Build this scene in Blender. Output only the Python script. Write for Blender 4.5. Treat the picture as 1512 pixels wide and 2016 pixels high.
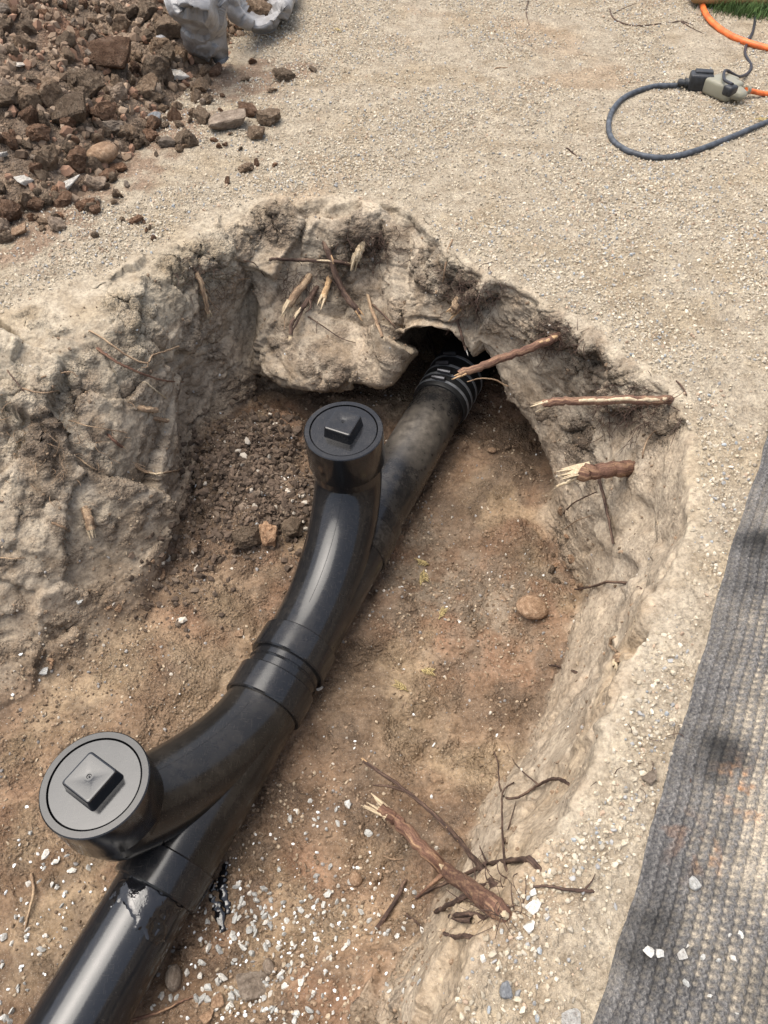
import bpy, bmesh, math, random
import numpy as np
from mathutils import Vector, Matrix
from mathutils.bvhtree import BVHTree

# ------------------------------------------------------------------ camera, sky, sun, exposure
SC = bpy.context.scene
COL = SC.collection
for o in list(bpy.data.objects): bpy.data.objects.remove(o)

CAM_H, PITCH, FPX = 0.80, math.radians(51.0), 1484.0
cam = bpy.data.cameras.new('camera'); camo = bpy.data.objects.new('camera', cam); COL.objects.link(camo)
camo.location = (0, 0, CAM_H); camo.rotation_euler = (math.pi/2 - PITCH, 0, 0)
cam.sensor_fit = 'HORIZONTAL'; cam.angle = 2*math.atan(756/FPX); cam.clip_start = 0.02; cam.clip_end = 200
SC.camera = camo
SC.cycles.max_bounces = 5; SC.cycles.diffuse_bounces = 3; SC.cycles.glossy_bounces = 3; SC.cycles.transmission_bounces = 4

SUN_EL, SUN_AZ = math.radians(72), math.radians(-72)      # azimuth from +Y towards +X
world = bpy.data.worlds.new('World'); SC.world = world; world.use_nodes = True
wn = world.node_tree; wn.nodes.clear()
sky = wn.nodes.new('ShaderNodeTexSky'); sky.sky_type = 'NISHITA'; sky.sun_disc = False
sky.sun_elevation = SUN_EL; sky.sun_rotation = SUN_AZ; sky.air_density = 1.0; sky.dust_density = 4.0; sky.ozone_density = 1.0
hsv = wn.nodes.new('ShaderNodeHueSaturation'); hsv.inputs['Saturation'].default_value = 0.58
bg = wn.nodes.new('ShaderNodeBackground'); bg.inputs['Strength'].default_value = 0.13
wo = wn.nodes.new('ShaderNodeOutputWorld')
wn.links.new(sky.outputs[0], hsv.inputs['Color']); wn.links.new(hsv.outputs[0], bg.inputs['Color']); wn.links.new(bg.outputs[0], wo.inputs['Surface'])
sun = bpy.data.lights.new('sun', 'SUN'); sun.energy = 1.5; sun.angle = math.radians(52); sun.color = (1.0, .945, .85)
suno = bpy.data.objects.new('sun', sun); COL.objects.link(suno)
sd = Vector((math.sin(SUN_AZ)*math.cos(SUN_EL), math.cos(SUN_AZ)*math.cos(SUN_EL), math.sin(SUN_EL)))
suno.rotation_euler = sd.to_track_quat('Z', 'Y').to_euler(); suno.location = sd*5
SC.view_settings.view_transform = 'Standard'; SC.view_settings.look = 'None'
SC.view_settings.exposure = 1.26; SC.view_settings.gamma = 1.0; SC.view_settings.use_curve_mapping = False

random.seed(7); RNG = np.random.default_rng(11)

# ------------------------------------------------------------------ helpers
SP, CP = math.sin(PITCH), math.cos(PITCH)
def ray(u, v):
    a, b = (u-756)/FPX, (v-1008)/FPX
    return Vector((a, CP - b*SP, -SP - b*CP))
def P(u, v, z):
    """a point measured off the photograph, at its real height z above the yard"""
    r = ray(u, v); return Vector((0, 0, CAM_H)) + r*((z-CAM_H)/r.z)
def W(x, y, z): return Vector((x, y, z))

def tag(o, label=None, cat=None, group=None, kind=None):
    if label: o['label'] = label
    if cat: o['category'] = cat
    if group: o['group'] = group
    if kind: o['kind'] = kind
    return o
def empty(name, loc=(0, 0, 0)):
    o = bpy.data.objects.new(name, None); o.empty_display_size = .05; o.location = loc; COL.objects.link(o); return o
def link(name, me, mat, parent=None):
    o = bpy.data.objects.new(name, me)
    if mat and not me.materials: me.materials.append(mat)
    COL.objects.link(o)
    if parent:
        o.parent = parent; o.matrix_parent_inverse = Matrix.Translation(parent.matrix_basis.translation).inverted()
    return o
def np_mesh(name, V, F, smooth=True):
    """V (n,3) array, F (m,4) or (m,3) array of indices"""
    me = bpy.data.meshes.new(name); V = np.asarray(V, np.float32); F = np.asarray(F, np.int32); k = F.shape[1]
    me.vertices.add(len(V)); me.vertices.foreach_set('co', V.ravel())
    me.loops.add(F.size); me.loops.foreach_set('vertex_index', F.ravel())
    me.polygons.add(len(F)); me.polygons.foreach_set('loop_start', np.arange(0, F.size, k, dtype=np.int32))
    me.polygons.foreach_set('loop_total', np.full(len(F), k, np.int32))
    me.polygons.foreach_set('use_smooth', np.full(len(F), smooth, bool))
    me.update(calc_edges=True); me.validate(); return me
def set_col(me, arr, name='soil', alpha=None):
    a = me.attributes.new(name, 'FLOAT_COLOR', 'POINT')
    c = np.ones((len(arr), 4), np.float32); c[:, :3] = arr
    if alpha is not None: c[:, 3] = alpha
    a.data.foreach_set('color', c.ravel())
def grid_faces(n, m, wrap=False):
    i = np.arange(n-1)[:, None]; j = np.arange(m if wrap else m-1)[None, :]; j2 = (j+1) % m
    return np.stack([i*m+j, i*m+j2, (i+1)*m+j2, (i+1)*m+j], -1).reshape(-1, 4)

# --- vectorised noise
_G = RNG.normal(size=(256, 3)); _G /= np.linalg.norm(_G, axis=1)[:, None]
def _h(x, y, z, s):
    h = (x*374761393 + y*668265263 + z*2147483647 + s*974634777) & 0xFFFFFFFF
    h = ((h ^ (h >> 13))*1274126177) & 0xFFFFFFFF
    return (h ^ (h >> 16)) & 0xFFFFFFFF
def perlin(p, f, s=0):
    q = p*f; i = np.floor(q).astype(np.int64); r = q-i; w = r*r*r*(r*(r*6-15)+10); out = 0
    for dx in (0, 1):
        for dy in (0, 1):
            for dz in (0, 1):
                g = _G[_h(i[:, 0]+dx, i[:, 1]+dy, i[:, 2]+dz, s) & 255]
                d = g[:, 0]*(r[:, 0]-dx)+g[:, 1]*(r[:, 1]-dy)+g[:, 2]*(r[:, 2]-dz)
                out = out + d*(w[:, 0] if dx else 1-w[:, 0])*(w[:, 1] if dy else 1-w[:, 1])*(w[:, 2] if dz else 1-w[:, 2])
    return out*1.6
from concurrent.futures import ThreadPoolExecutor
_POOL = ThreadPoolExecutor(4)
def _chunks(fn, p, *a):
    p = np.asarray(p)
    if len(p) < 20000: return fn(p, *a)
    r = list(_POOL.map(lambda c: fn(c, *a), np.array_split(p, max(4, len(p)//24000))))
    return tuple(np.concatenate(x) for x in zip(*r)) if isinstance(r[0], tuple) else np.concatenate(r)
def fbm(p, f, o=4, s=0, g=.5): return _chunks(_fbm, p, f, o, s, g)
def _fbm(p, f, o=4, s=0, g=.5):
    a, t = 1, 0
    for k in range(o): t = t + a*perlin(p, f*2**k, s+k*17); a *= g
    return t
def worley(p, f, s=0): return _chunks(_worley, p, f, s)
def _worley(p, f, s=0):
    """F1, F2, per-cell hash in 0..1 (3 of them), offset to the cell point"""
    q = p*f; i = np.floor(q).astype(np.int64); n = len(q)
    f1 = np.full(n, 9.); f2 = np.full(n, 9.); hid = np.zeros(n, np.int64); off = np.zeros((n, 3))
    for dx in (-1, 0, 1):
        for dy in (-1, 0, 1):
            for dz in (-1, 0, 1):
                c = i+np.array([dx, dy, dz]); h = _h(c[:, 0], c[:, 1], c[:, 2], s)
                pt = c+np.stack([(h & 1023)/1023., ((h >> 10) & 1023)/1023., ((h >> 20) & 1023)/1023.], 1)
                v = q-pt; d = np.sqrt((v*v).sum(1)); m = d < f1
                f2 = np.where(m, f1, np.minimum(f2, d)); f1 = np.where(m, d, f1); hid = np.where(m, h, hid); off[m] = v[m]
    h2 = _h(hid, hid >> 3, hid >> 7, s+5)
    return f1, f2, np.stack([(h2 & 255)/255., ((h2 >> 8) & 255)/255., ((h2 >> 16) & 255)/255.], 1), off/f
def sstep(a, b, x):
    t = np.clip((x-a)/(b-a), 0, 1); return t*t*(3-2*t)

# the run of the pipe
AX0 = np.array([-.385, .096]); AXD = np.array([.513, 1.142]); AXD = AXD/np.linalg.norm(AXD); PZ = -.34
def axis(q, z=PZ, side=0.): return Vector((AX0[0]+AXD[0]*q+AXD[1]*side, AX0[1]+AXD[1]*q-AXD[0]*side, z))
# --- materials
def mat(name):
    m = bpy.data.materials.new(name); m.use_nodes = True; n = m.node_tree; b = n.nodes['Principled BSDF']; return m, n, b
def nd(n, t, **k):
    x = n.nodes.new(t)
    for a, v in k.items():
        if a in x.inputs: x.inputs[a].default_value = v
        else: setattr(x, a, v)
    return x
def noise(n, scale, detail=4, rough=.6, vec=None):
    x = nd(n, 'ShaderNodeTexNoise'); x.inputs['Scale'].default_value = scale; x.inputs['Detail'].default_value = detail; x.inputs['Roughness'].default_value = rough
    if vec: n.links.new(vec, x.inputs['Vector'])
    return x.outputs['Fac']
def ramp(n, fac, stops):
    r = nd(n, 'ShaderNodeValToRGB'); e = r.color_ramp.elements
    while len(e) < len(stops): e.new(.5)
    for x, (p, c) in zip(e, stops): x.position = p; x.color = (*c, 1) if len(c) == 3 else c
    n.links.new(fac, r.inputs[0]); return r.outputs[0]
def mix(n, a, b, fac, mode='MIX'):
    x = nd(n, 'ShaderNodeMix', data_type='RGBA', blend_type=mode)
    for sock, v in ((x.inputs[0], fac), (x.inputs[6], a), (x.inputs[7], b)):
        if isinstance(v, (int, float)): sock.default_value = v
        elif isinstance(v, tuple): sock.default_value = (*v, 1)
        else: n.links.new(v, sock)
    return x.outputs[2]
def bump(n, b, h, strength, dist, prev=None):
    x = nd(n, 'ShaderNodeBump'); x.inputs['Strength'].default_value = strength; x.inputs['Distance'].default_value = dist
    n.links.new(h, x.inputs['Height'])
    if prev: n.links.new(prev, x.inputs['Normal'])
    n.links.new(x.outputs[0], b.inputs['Normal']); return x.outputs[0]
def objco(n, scale=None):
    c = nd(n, 'ShaderNodeTexCoord').outputs['Object']
    if scale:
        mp = nd(n, 'ShaderNodeMapping'); mp.inputs['Scale'].default_value = scale; n.links.new(c, mp.inputs['Vector']); c = mp.outputs[0]
    return c

def soil_material():
    m, n, b = mat('soil'); a = nd(n, 'ShaderNodeAttribute', attribute_name='soil'); c = objco(n)
    f = noise(n, 140, 3, .7, c); g = noise(n, 620, 1, .7, c); h = noise(n, 22, 3, .62, c)
    col = mix(n, a.outputs['Color'], ramp(n, f, [(.3, (.62, .60, .58)), (.52, (1, 1, 1)), (.72, (1.28, 1.27, 1.24))]), 1.0, 'MULTIPLY')
    col = mix(n, col, ramp(n, h, [(.32, (.74, .71, .68)), (.55, (1, 1, 1)), (.75, (1.2, 1.2, 1.19))]), 1.0, 'MULTIPLY')
    sp = ramp(n, g, [(.66, (0, 0, 0)), (.72, (1, 1, 1))])
    col = mix(n, col, (.46, .42, .36), mix(n, (0, 0, 0), (.5, .5, .5), sp))
    n.links.new(col, b.inputs['Base Color']); b.inputs['Roughness'].default_value = .96; b.inputs['Specular IOR Level'].default_value = .15
    v1 = nd(n, 'ShaderNodeTexVoronoi', feature='F1'); v1.inputs['Scale'].default_value = 190; n.links.new(c, v1.inputs['Vector'])
    crb = mix(n, ramp(n, v1.outputs['Distance'], [(.0, (1, 1, 1)), (.7, (0, 0, 0))]), f, .62); crb = mix(n, crb, g, .22)
    bump(n, b, crb, .75, .012); n.links.new(a.outputs['Alpha'], n.nodes[-1].inputs['Strength']); return m
def flat_soil(name, cols, scale=30, rough=.95, bs=.6, attr=None, bd=.004):
    m, n, b = mat(name); c = objco(n); f = noise(n, scale, 4 if not attr else 1, .65, c); g = noise(n, scale*6, 3 if not attr else 0, .7, c)
    col = ramp(n, f, [(.3, cols[0]), (.5, cols[1]), (.7, cols[2])])
    if attr:
        a = nd(n, 'ShaderNodeAttribute', attribute_name=attr, attribute_type='INSTANCER'); col = mix(n, col, a.outputs['Color'], 1.0, 'MULTIPLY')
    else:
        oi = nd(n, 'ShaderNodeObjectInfo'); r = ramp(n, oi.outputs['Random'], [(0, (.72, .7, .68)), (.5, (1, .98, .95)), (1, (1.25, 1.15, 1.05))])
        col = mix(n, col, r, 1.0, 'MULTIPLY')
    col = mix(n, col, ramp(n, g, [(.3, (.7, .7, .7)), (.6, (1.1, 1.1, 1.1))]), .8, 'MULTIPLY')
    n.links.new(col, b.inputs['Base Color']); b.inputs['Roughness'].default_value = rough; b.inputs['Specular IOR Level'].default_value = .2
    if not attr: p = bump(n, b, f, bs, bd*2); bump(n, b, g, bs, bd*.6, p)
    return m

M = {}
M['soil'] = soil_material()
M['clod'] = flat_soil('clod_soil', [(.13, .095, .066), (.23, .17, .12), (.34, .27, .2)], 3.2, bs=.9, bd=.05)
M['clod_red'] = flat_soil('clod_red_soil', [(.125, .07, .043), (.22, .135, .088), (.32, .22, .155)], 3.2, bs=.9, bd=.05)
M['rock'] = flat_soil('grey_brown_rock', [(.11, .085, .065), (.2, .16, .125), (.3, .25, .2)], 2.5, .85, .4, bd=.03)
M['cobble'] = flat_soil('tan_cobble', [(.13, .08, .05), (.25, .165, .105), (.36, .26, .18)], 2.5, .8, .35, bd=.03)
M['pale_rock'] = flat_soil('pale_rock', [(.3, .27, .24), (.52, .5, .46), (.66, .65, .62)], 2.5, .8, .5, bd=.03)
M['chip'] = flat_soil('white_chip', [(.33, .325, .30), (.49, .49, .465), (.62, .625, .605)], 2.5, .7, .3, bd=.03)
M['slate'] = flat_soil('blue_grey_stone', [(.14, .15, .16), (.21, .22, .235), (.3, .31, .32)], 2.5, .7, .3, bd=.03)
M['gravel'] = flat_soil('gravel', [(.7, .7, .7), (.95, .95, .95), (1.1, 1.1, 1.1)], 150, .9, .4, 'tint')

def abs_material(name, dust, base=(.011, .0115, .013), rough=.3, patch=None):
    m, n, b = mat(name); c = objco(n); f = noise(n, 9, 5, .6, c); g = noise(n, 55, 6, .7, c)
    s = noise(n, 5, 3, .5, objco(n, (120, 14, 30))); s2 = noise(n, 4, 2, .5, objco(n, (18, 160, 40)))
    scr = mix(n, ramp(n, s, [(.61, (0, 0, 0)), (.66, (1, 1, 1))]), ramp(n, s2, [(.62, (0, 0, 0)), (.67, (1, 1, 1))]), 1.0, 'ADD')
    d = mix(n, ramp(n, f, [(.42, (0, 0, 0)), (.72, (1, 1, 1))]), ramp(n, g, [(.35, (.1, .1, .1)), (.65, (1, 1, 1))]), 1.0, 'MULTIPLY')
    d = mix(n, (0, 0, 0), d, dust)
    if patch:
        vm = nd(n, 'ShaderNodeVectorMath', operation='DISTANCE'); n.links.new(c, vm.inputs[0]); vm.inputs[1].default_value = patch
        w_ = mix(n, ramp(n, vm.outputs['Value'], [(.02, (1, 1, 1)), (.10, (0, 0, 0))]), ramp(n, g, [(.3, (.25, .25, .25)), (.7, (1, 1, 1))]), 1., 'MULTIPLY'); d = mix(n, d, w_, .55, 'ADD')
    d2 = mix(n, d, scr, .035 + dust*.10, 'ADD')
    n.links.new(mix(n, base, (.20, .17, .135), d2), b.inputs['Base Color'])
    n.links.new(mix(n, (rough,)*3, (.75,)*3, mix(n, d, ramp(n, g, [(.35, (0, 0, 0)), (.75, (1, 1, 1))]), .12)), b.inputs['Roughness'])
    b.inputs['Specular IOR Level'].default_value = .4; bump(n, b, g, .06, .002); return m
M['abs'] = abs_material('black_plastic', .10, (.008, .0083, .0095), .13)
M['abs_clean'] = abs_material('black_plastic_clean', .015, (.008, .0087, .0105), .12)
M['abs_clean'].node_tree.nodes['Principled BSDF'].inputs['Specular IOR Level'].default_value = .52
M['abs_dusty'] = abs_material('black_plastic_dusty', .30, (.009, .009, .0095), .22, axis(1.09, -.285))
def plain(name, col, rough=.5, metal=0, spec=.5, var=.15, sc=60, bs=.1, bd=.002):
    m, n, b = mat(name); c = objco(n); f = noise(n, sc, 4, .6, c)
    lo = tuple(x*(1-var*2) for x in col); hi = tuple(min(1, x*(1+var*2)) for x in col)
    n.links.new(ramp(n, f, [(.3, lo), (.5, col), (.7, hi)]), b.inputs['Base Color'])
    b.inputs['Roughness'].default_value = rough; b.inputs['Metallic'].default_value = metal; b.inputs['Specular IOR Level'].default_value = spec
    bump(n, b, f, bs, bd); return m
M['rubber'] = plain('black_rubber', (.012, .012, .012), .5)
M['steel'] = plain('clamp_steel', (.36, .37, .38), .3, .6)
M['dark_steel'] = plain('dark_steel', (.06, .06, .065), .35, .7)
M['cement'] = plain('wet_cement', (.006, .006, .007), .06, 0, .6, .1, 40, .4, .004)
M['cord_black'] = plain('grey_black_cord', (.05, .056, .066), .55, 0, .4, .3, 70)
M['cord_orange'] = plain('orange_cord', (.58, .125, .028), .5, 0, .4, .2, 40)
M['cord_thin'] = plain('thin_black_cord', (.015, .015, .02), .5)
M['plug'] = plain('black_plug', (.02, .021, .023), .5, 0, .4, .3, 80)
M['wood_beam'] = plain('tan_timber', (.33, .2, .085), .7, 0, .3, .25, 20)
M['sprig'] = plain('dry_sprig', (.36, .28, .13), .8, 0, .2, .3, 200)
M['grass'] = plain('grass_blade', (.055, .095, .025), .7, 0, .3, .4, 30)
M['straw'] = plain('straw', (.42, .34, .2), .8, 0, .2, .2, 100)
def root_material(name, c0, c1, c2):
    m, n, b = mat(name); gr = nd(n, 'ShaderNodeAttribute', attribute_name='grain').outputs['Vector']; f = noise(n, 210, 5, .65, gr); g = noise(n, 330, 4, .7, objco(n))
    n.links.new(mix(n, ramp(n, f, [(.33, c0), (.5, c1), (.68, c2)]), ramp(n, g, [(.3, (.6, .6, .6)), (.65, (1.2, 1.2, 1.2))]), 1., 'MULTIPLY'), b.inputs['Base Color'])
    b.inputs['Roughness'].default_value = .8; b.inputs['Specular IOR Level'].default_value = .25; p = bump(n, b, f, .5, .004); bump(n, b, g, .6, .0015, p); return m
M['bark_red'] = root_material('red_bark', (.075, .037, .026), (.15, .08, .053), (.32, .2, .115))
M['bark_dark'] = root_material('dark_bark', (.028, .017, .013), (.075, .046, .034), (.17, .11, .075))
M['bark_tan'] = root_material('tan_bark', (.12, .075, .045), (.26, .175, .11), (.44, .32, .2))
M['raw_wood'] = root_material('raw_wood', (.33, .24, .145), (.48, .38, .25), (.60, .51, .37))
M['raw_orange'] = root_material('raw_orange_wood', (.27, .15, .075), (.43, .28, .15), (.55, .42, .27))
def tap_material():
    m, n, b = mat('translucent_vinyl'); b.inputs['Base Color'].default_value = (.33, .31, .235, 1); b.inputs['Roughness'].default_value = .28
    b.inputs['Transmission Weight'].default_value = .35; b.inputs['IOR'].default_value = 1.3; b.inputs['Subsurface Weight'].default_value = .2; b.inputs['Subsurface Radius'].default_value = (.01, .01, .006)
    bump(n, b, noise(n, 90, 4, .6, objco(n)), .2, .003); return m
M['tap'] = tap_material()
def sheet_material():
    m, n, b = mat('grey_plastic_sheet'); c = objco(n); f = noise(n, 14, 6, .65, c); g = noise(n, 170, 4, .7, c)
    col = ramp(n, f, [(.35, (.17, .16, .15)), (.52, (.25, .24, .235)), (.7, (.31, .305, .30))])
    col = mix(n, col, (.2, .16, .12), ramp(n, g, [(.6, (0, 0, 0)), (.72, (.7, .7, .7))]))
    n.links.new(col, b.inputs['Base Color']); b.inputs['Roughness'].default_value = .45
    p = bump(n, b, f, .4, .02); bump(n, b, g, .25, .002, p); return m
M['sheet'] = sheet_material()
def mat_material():
    m, n, b = mat('ribbed_mat'); a = nd(n, 'ShaderNodeAttribute', attribute_name='soil'); c = objco(n); g = noise(n, 420, 2, .7, c); f = noise(n, 40, 3, .7, c)
    col = mix(n, a.outputs['Color'], ramp(n, g, [(.3, (.45, .45, .47)), (.5, (1, 1, 1)), (.7, (1.6, 1.55, 1.45))]), 1., 'MULTIPLY')
    col = mix(n, col, ramp(n, f, [(.35, (.8, .8, .8)), (.65, (1.2, 1.2, 1.2))]), 1., 'MULTIPLY')
    n.links.new(col, b.inputs['Base Color']); b.inputs['Roughness'].default_value = .85; b.inputs['Specular IOR Level'].default_value = .25
    bump(n, b, g, .8, .003); return m
M['mat'] = mat_material()

# ------------------------------------------------------------------ terrain: yard, pit walls, tunnel and pit floor in one sheet
def S(q, z=-.408): return axis(q, z)
def colm(far, pts, s, zs=(0, -.03, None, None, None, None, None, None)):
    return far, pts, s
COLS = [
 # far corner, [rim_outer, rim, w1, w2, w3, undercut, toe, floor], spine
 (W(-2.6, -1.0, 0), [W(-1.08, .33, 0), W(-1.04, .29, -.03), W(-1.0, .25, -.1), W(-.96, .21, -.2), W(-.92, .17, -.3), W(-.89, .14, -.35), W(-.86, .11, -.385), W(-.68, -.06, -.395)], S(-.35)),
 (W(-2.6, .2, 0), [P(-150, 690, 0), P(-130, 770, -.02), P(-110, 890, -.07), P(-100, 1030, -.13), P(-90, 1190, -.22), P(-75, 1320, -.31), P(-40, 1450, -.378), P(-20, 1650, -.392)], S(0)),
 (W(-2.6, 1.1, 0), [P(0, 620, 0), P(10, 690, -.02), P(20, 800, -.065), P(30, 940, -.125), P(50, 1110, -.22), P(80, 1235, -.315), P(125, 1340, -.378), P(150, 1480, -.392)], S(.15)),
 (W(-2.6, 2.2, 0), [P(130, 560, 0), P(165, 640, -.02), P(190, 760, -.075), P(215, 890, -.15), P(245, 1010, -.25), P(268, 1085, -.33), P(300, 1165, -.38), P(330, 1300, -.392)], S(.4)),
 (W(-2.4, 3.2, 0), [P(230, 520, 0), P(262, 590, -.022), P(292, 700, -.085), P(318, 820, -.18), P(335, 920, -.28), P(350, 970, -.35), P(368, 1005, -.382), P(430, 1150, -.392)], S(.6)),
 (W(-1.8, 3.6, 0), [P(312, 490, 0), P(335, 545, -.03), P(352, 640, -.105), P(364, 740, -.21), P(373, 820, -.31), P(385, 852, -.35), P(400, 880, -.375), P(480, 1020, -.388)], S(.75)),
 (W(-1.3, 3.8, 0), [P(390, 430, 0), P(405, 500, -.03), P(430, 590, -.12), P(440, 680, -.22), P(450, 750, -.31), P(455, 788, -.35), P(465, 820, -.375), P(540, 950, -.388)], S(.85)),
 (W(-.9, 3.9, 0), [P(478, 400, 0), P(488, 455, -.03), P(494, 545, -.125), P(497, 640, -.225), P(500, 715, -.30), P(505, 735, -.345), P(510, 790, -.385), P(580, 900, -.392)], S(.92)),
 (W(-.7, 3.9, 0), [P(524, 392, 0), P(518, 440, -.03), P(509, 530, -.105), P(509, 640, -.195), P(516, 735, -.265), P(530, 750, -.36), P(540, 800, -.39), P(610, 890, -.396)], S(.96)),
 (W(-.35, 3.9, 0), [P(620, 395, 0), P(610, 440, -.03), P(600, 520, -.1), P(600, 640, -.185), P(610, 765, -.27), P(615, 735, -.37), P(620, 775, -.395), P(660, 870, -.398)], S(1.02)),
 (W(0, 3.9, 0), [P(705, 400, 0), P(702, 450, -.03), P(695, 520, -.1), P(688, 620, -.178), P(698, 748, -.255), P(705, 700, -.36), P(705, 750, -.395), P(705, 850, -.4)], S(1.08)),
 (W(.25, 3.9, 0), [P(770, 405, 0), P(762, 445, -.03), P(752, 515, -.095), P(748, 620, -.165), P(757, 745, -.245), P(765, 690, -.35), P(770, 735, -.4), P(760, 830, -.403)], S(1.12)),
 (W(.5, 3.9, 0), [P(835, 455, 0), P(822, 495, -.03), P(805, 550, -.08), P(792, 605, -.125), P(790, 668, -.18), axis(1.62, -.24, -.13), axis(1.62, -.43, -.13), axis(1.38, -.41, -.1)], S(1.15)),
 (W(.85, 3.9, 0), [P(922, 515, 0), P(908, 548, -.03), P(892, 582, -.068), P(882, 614, -.105), P(875, 650, -.15), axis(1.75, -.2, 0), axis(1.75, -.44, 0), axis(1.4, -.415, .02)], S(1.18)),
 (W(1.3, 3.9, 0), [P(1020, 565, 0), P(1010, 598, -.03), P(990, 627, -.07), P(970, 657, -.12), P(952, 688, -.185), axis(1.7, -.22, .17), axis(1.68, -.43, .17), P(975, 800, -.412)], S(1.18)),
 (W(1.8, 3.7, 0), [P(1110, 615, 0), P(1095, 645, -.03), P(1068, 678, -.08), P(1035, 722, -.16), P(1003, 770, -.25), W(.45, 1.50, -.30), W(.42, 1.40, -.41), P(985, 850, -.41)], S(1.15)),
 (W(2.4, 3.3, 0), [P(1210, 675, 0), P(1195, 708, -.03), P(1160, 752, -.09), P(1112, 802, -.19), P(1066, 850, -.29), W(.46, 1.27, -.345), W(.41, 1.20, -.405), P(960, 930, -.407)], S(1.05)),
 (W(2.8, 2.6, 0), [P(1298, 735, 0), P(1280, 775, -.03), P(1240, 830, -.1), P(1175, 900, -.2), P(1105, 960, -.3), P(1080, 985, -.355), P(1045, 1010, -.392), P(915, 1040, -.404)], S(.95)),
 (W(2.8, 1.9, 0), [P(1342, 815, 0), P(1312, 860, -.03), P(1252, 925, -.1), P(1190, 1000, -.2), P(1140, 1060, -.3), P(1122, 1085, -.36), P(1098, 1112, -.395), P(940, 1130, -.403)], S(.85)),
 (W(2.8, 1.3, 0), [P(1362, 915, 0), P(1330, 960, -.03), P(1270, 1025, -.11), P(1210, 1095, -.22), P(1166, 1142, -.31), P(1150, 1162, -.355), P(1130, 1185, -.39), P(945, 1240, -.402)], S(.75)),
 (W(2.8, .7, 0), [P(1352, 1050, 0), P(1312, 1100, -.03), P(1252, 1165, -.11), P(1192, 1235, -.22), P(1138, 1285, -.31), P(1118, 1305, -.35), P(1088, 1325, -.385), P(900, 1370, -.4)], S(.6)),
 (W(2.8, .1, 0), [P(1292, 1230, 0), P(1250, 1280, -.03), P(1190, 1340, -.11), P(1128, 1400, -.22), P(1068, 1450, -.31), P(1043, 1470, -.35), P(1008, 1490, -.38), P(840, 1515, -.397)], S(.45)),
 (W(2.8, -.6, 0), [P(1222, 1420, 0), P(1180, 1460, -.03), P(1120, 1500, -.11), P(1050, 1540, -.22), P(985, 1572, -.31), P(960, 1584, -.345), P(928, 1604, -.37), P(760, 1640, -.392)], S(.3)),
 (W(2.4, -1.2, 0), [P(1120, 1600, 0), P(1080, 1628, -.03), P(1030, 1650, -.1), P(975, 1672, -.2), P(930, 1692, -.29), P(908, 1702, -.33), P(878, 1718, -.355), P(700, 1760, -.388)], S(.15)),
 (W(1.6, -1.8, 0), [P(992, 1790, 0), P(960, 1805, -.03), P(925, 1815, -.09), P(888, 1826, -.17), P(848, 1837, -.26), P(823, 1843, -.305), P(790, 1852, -.33), P(620, 1880, -.38)], S(.05)),
 (W(.8, -2.0, 0), [P(890, 1960, 0), P(865, 1966, -.03), P(838, 1972, -.08), P(808, 1978, -.16), P(770, 1988, -.25), P(740, 1994, -.3), P(700, 2004, -.33), P(520, 2030, -.378)], S(-.05)),
 (W(0, -2.2, 0), [W(-.06, -.25, 0), W(-.08, -.25, -.03), W(-.1, -.25, -.08), W(-.12, -.25, -.16), W(-.14, -.25, -.25), W(-.16, -.25, -.3), W(-.19, -.25, -.34), W(-.33, -.25, -.385)], S(-.35)),
]
def crv(K, n_per, tens=.5, axis_=0):
    """Catmull-Rom through K (k, ..., 3) along axis 0 with n_per samples per span"""
    k = len(K); out = []
    T = np.zeros_like(K); T[1:-1] = (K[2:]-K[:-2])*tens; T[0] = K[1]-K[0]; T[-1] = K[-1]-K[-2]
    # keep tangents from overshooting short neighbours
    d = np.linalg.norm(np.diff(K, axis=0), axis=-1)
    lim = np.minimum(np.concatenate([d[:1], d]), np.concatenate([d, d[-1:]]))*1.1
    tl = np.linalg.norm(T, axis=-1); T = T*np.minimum(1, lim/np.maximum(tl, 1e-6))[..., None]
    for a in range(k-1):
        n = n_per[a]; t = (np.arange(n)/n).reshape((-1,)+(1,)*(K.ndim-1))
        out.append((2*t**3-3*t**2+1)*K[a]+(t**3-2*t**2+t)*T[a]+(-2*t**3+3*t**2)*K[a+1]+(t**3-t**2)*T[a+1])
    out.append(K[-1:]); return np.concatenate(out)
cp = []
for far, pts, s in COLS:
    r0 = pts[0]; out = (r0-Vector((-.05, .7, 0))); out.z = 0; g1 = r0 + out.normalized()*.16; g1.z = 0
    ff = Vector((far.x, far.y-.7, 0)).normalized()*40; ff.z = 0
    cp.append([ff, far, r0.lerp(far, .45), g1]+pts+[s])
cp = np.array([[list(v) for v in c] for c in cp])          # (cols, levels, 3)
ns = []
mid = cp[:, 6]
for a in range(len(cp)-1): ns.append(max(14, int(np.linalg.norm(mid[a+1]-mid[a])/.0031)))
A = crv(cp, ns)                                              # along the rim
LEV = [8, 50, 150, 55, 24, 38, 38, 38, 30, 30, 66, 60]        # ground.. rim .. wall .. floor
A = np.moveaxis(A, 1, 0); G = crv(A, LEV, .45); NT, NS = G.shape[:2]
lev = np.concatenate([np.arange(n)/n+k for k, n in enumerate(LEV)]+[[len(LEV)]])[:, None]*np.ones((1, NS))
def normals(G):
    a = np.gradient(G, axis=0); b = np.gradient(G, axis=1); n = np.cross(b, a); l = np.linalg.norm(n, axis=-1, keepdims=True)
    n = n/np.maximum(l, 1e-9); return n
Nn = normals(G)
if Nn[200, NS//2, 2] < 0: Nn = -Nn
LV = lev.ravel(); p0 = G.reshape(-1, 3).copy(); nn = Nn.reshape(-1, 3)
wall = sstep(3.8, 4.6, LV)*(1-sstep(9.2, 10.2, LV)); floor = sstep(9.4, 10.4, LV); ground = 1-sstep(3.6, 4.4, LV)
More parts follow.
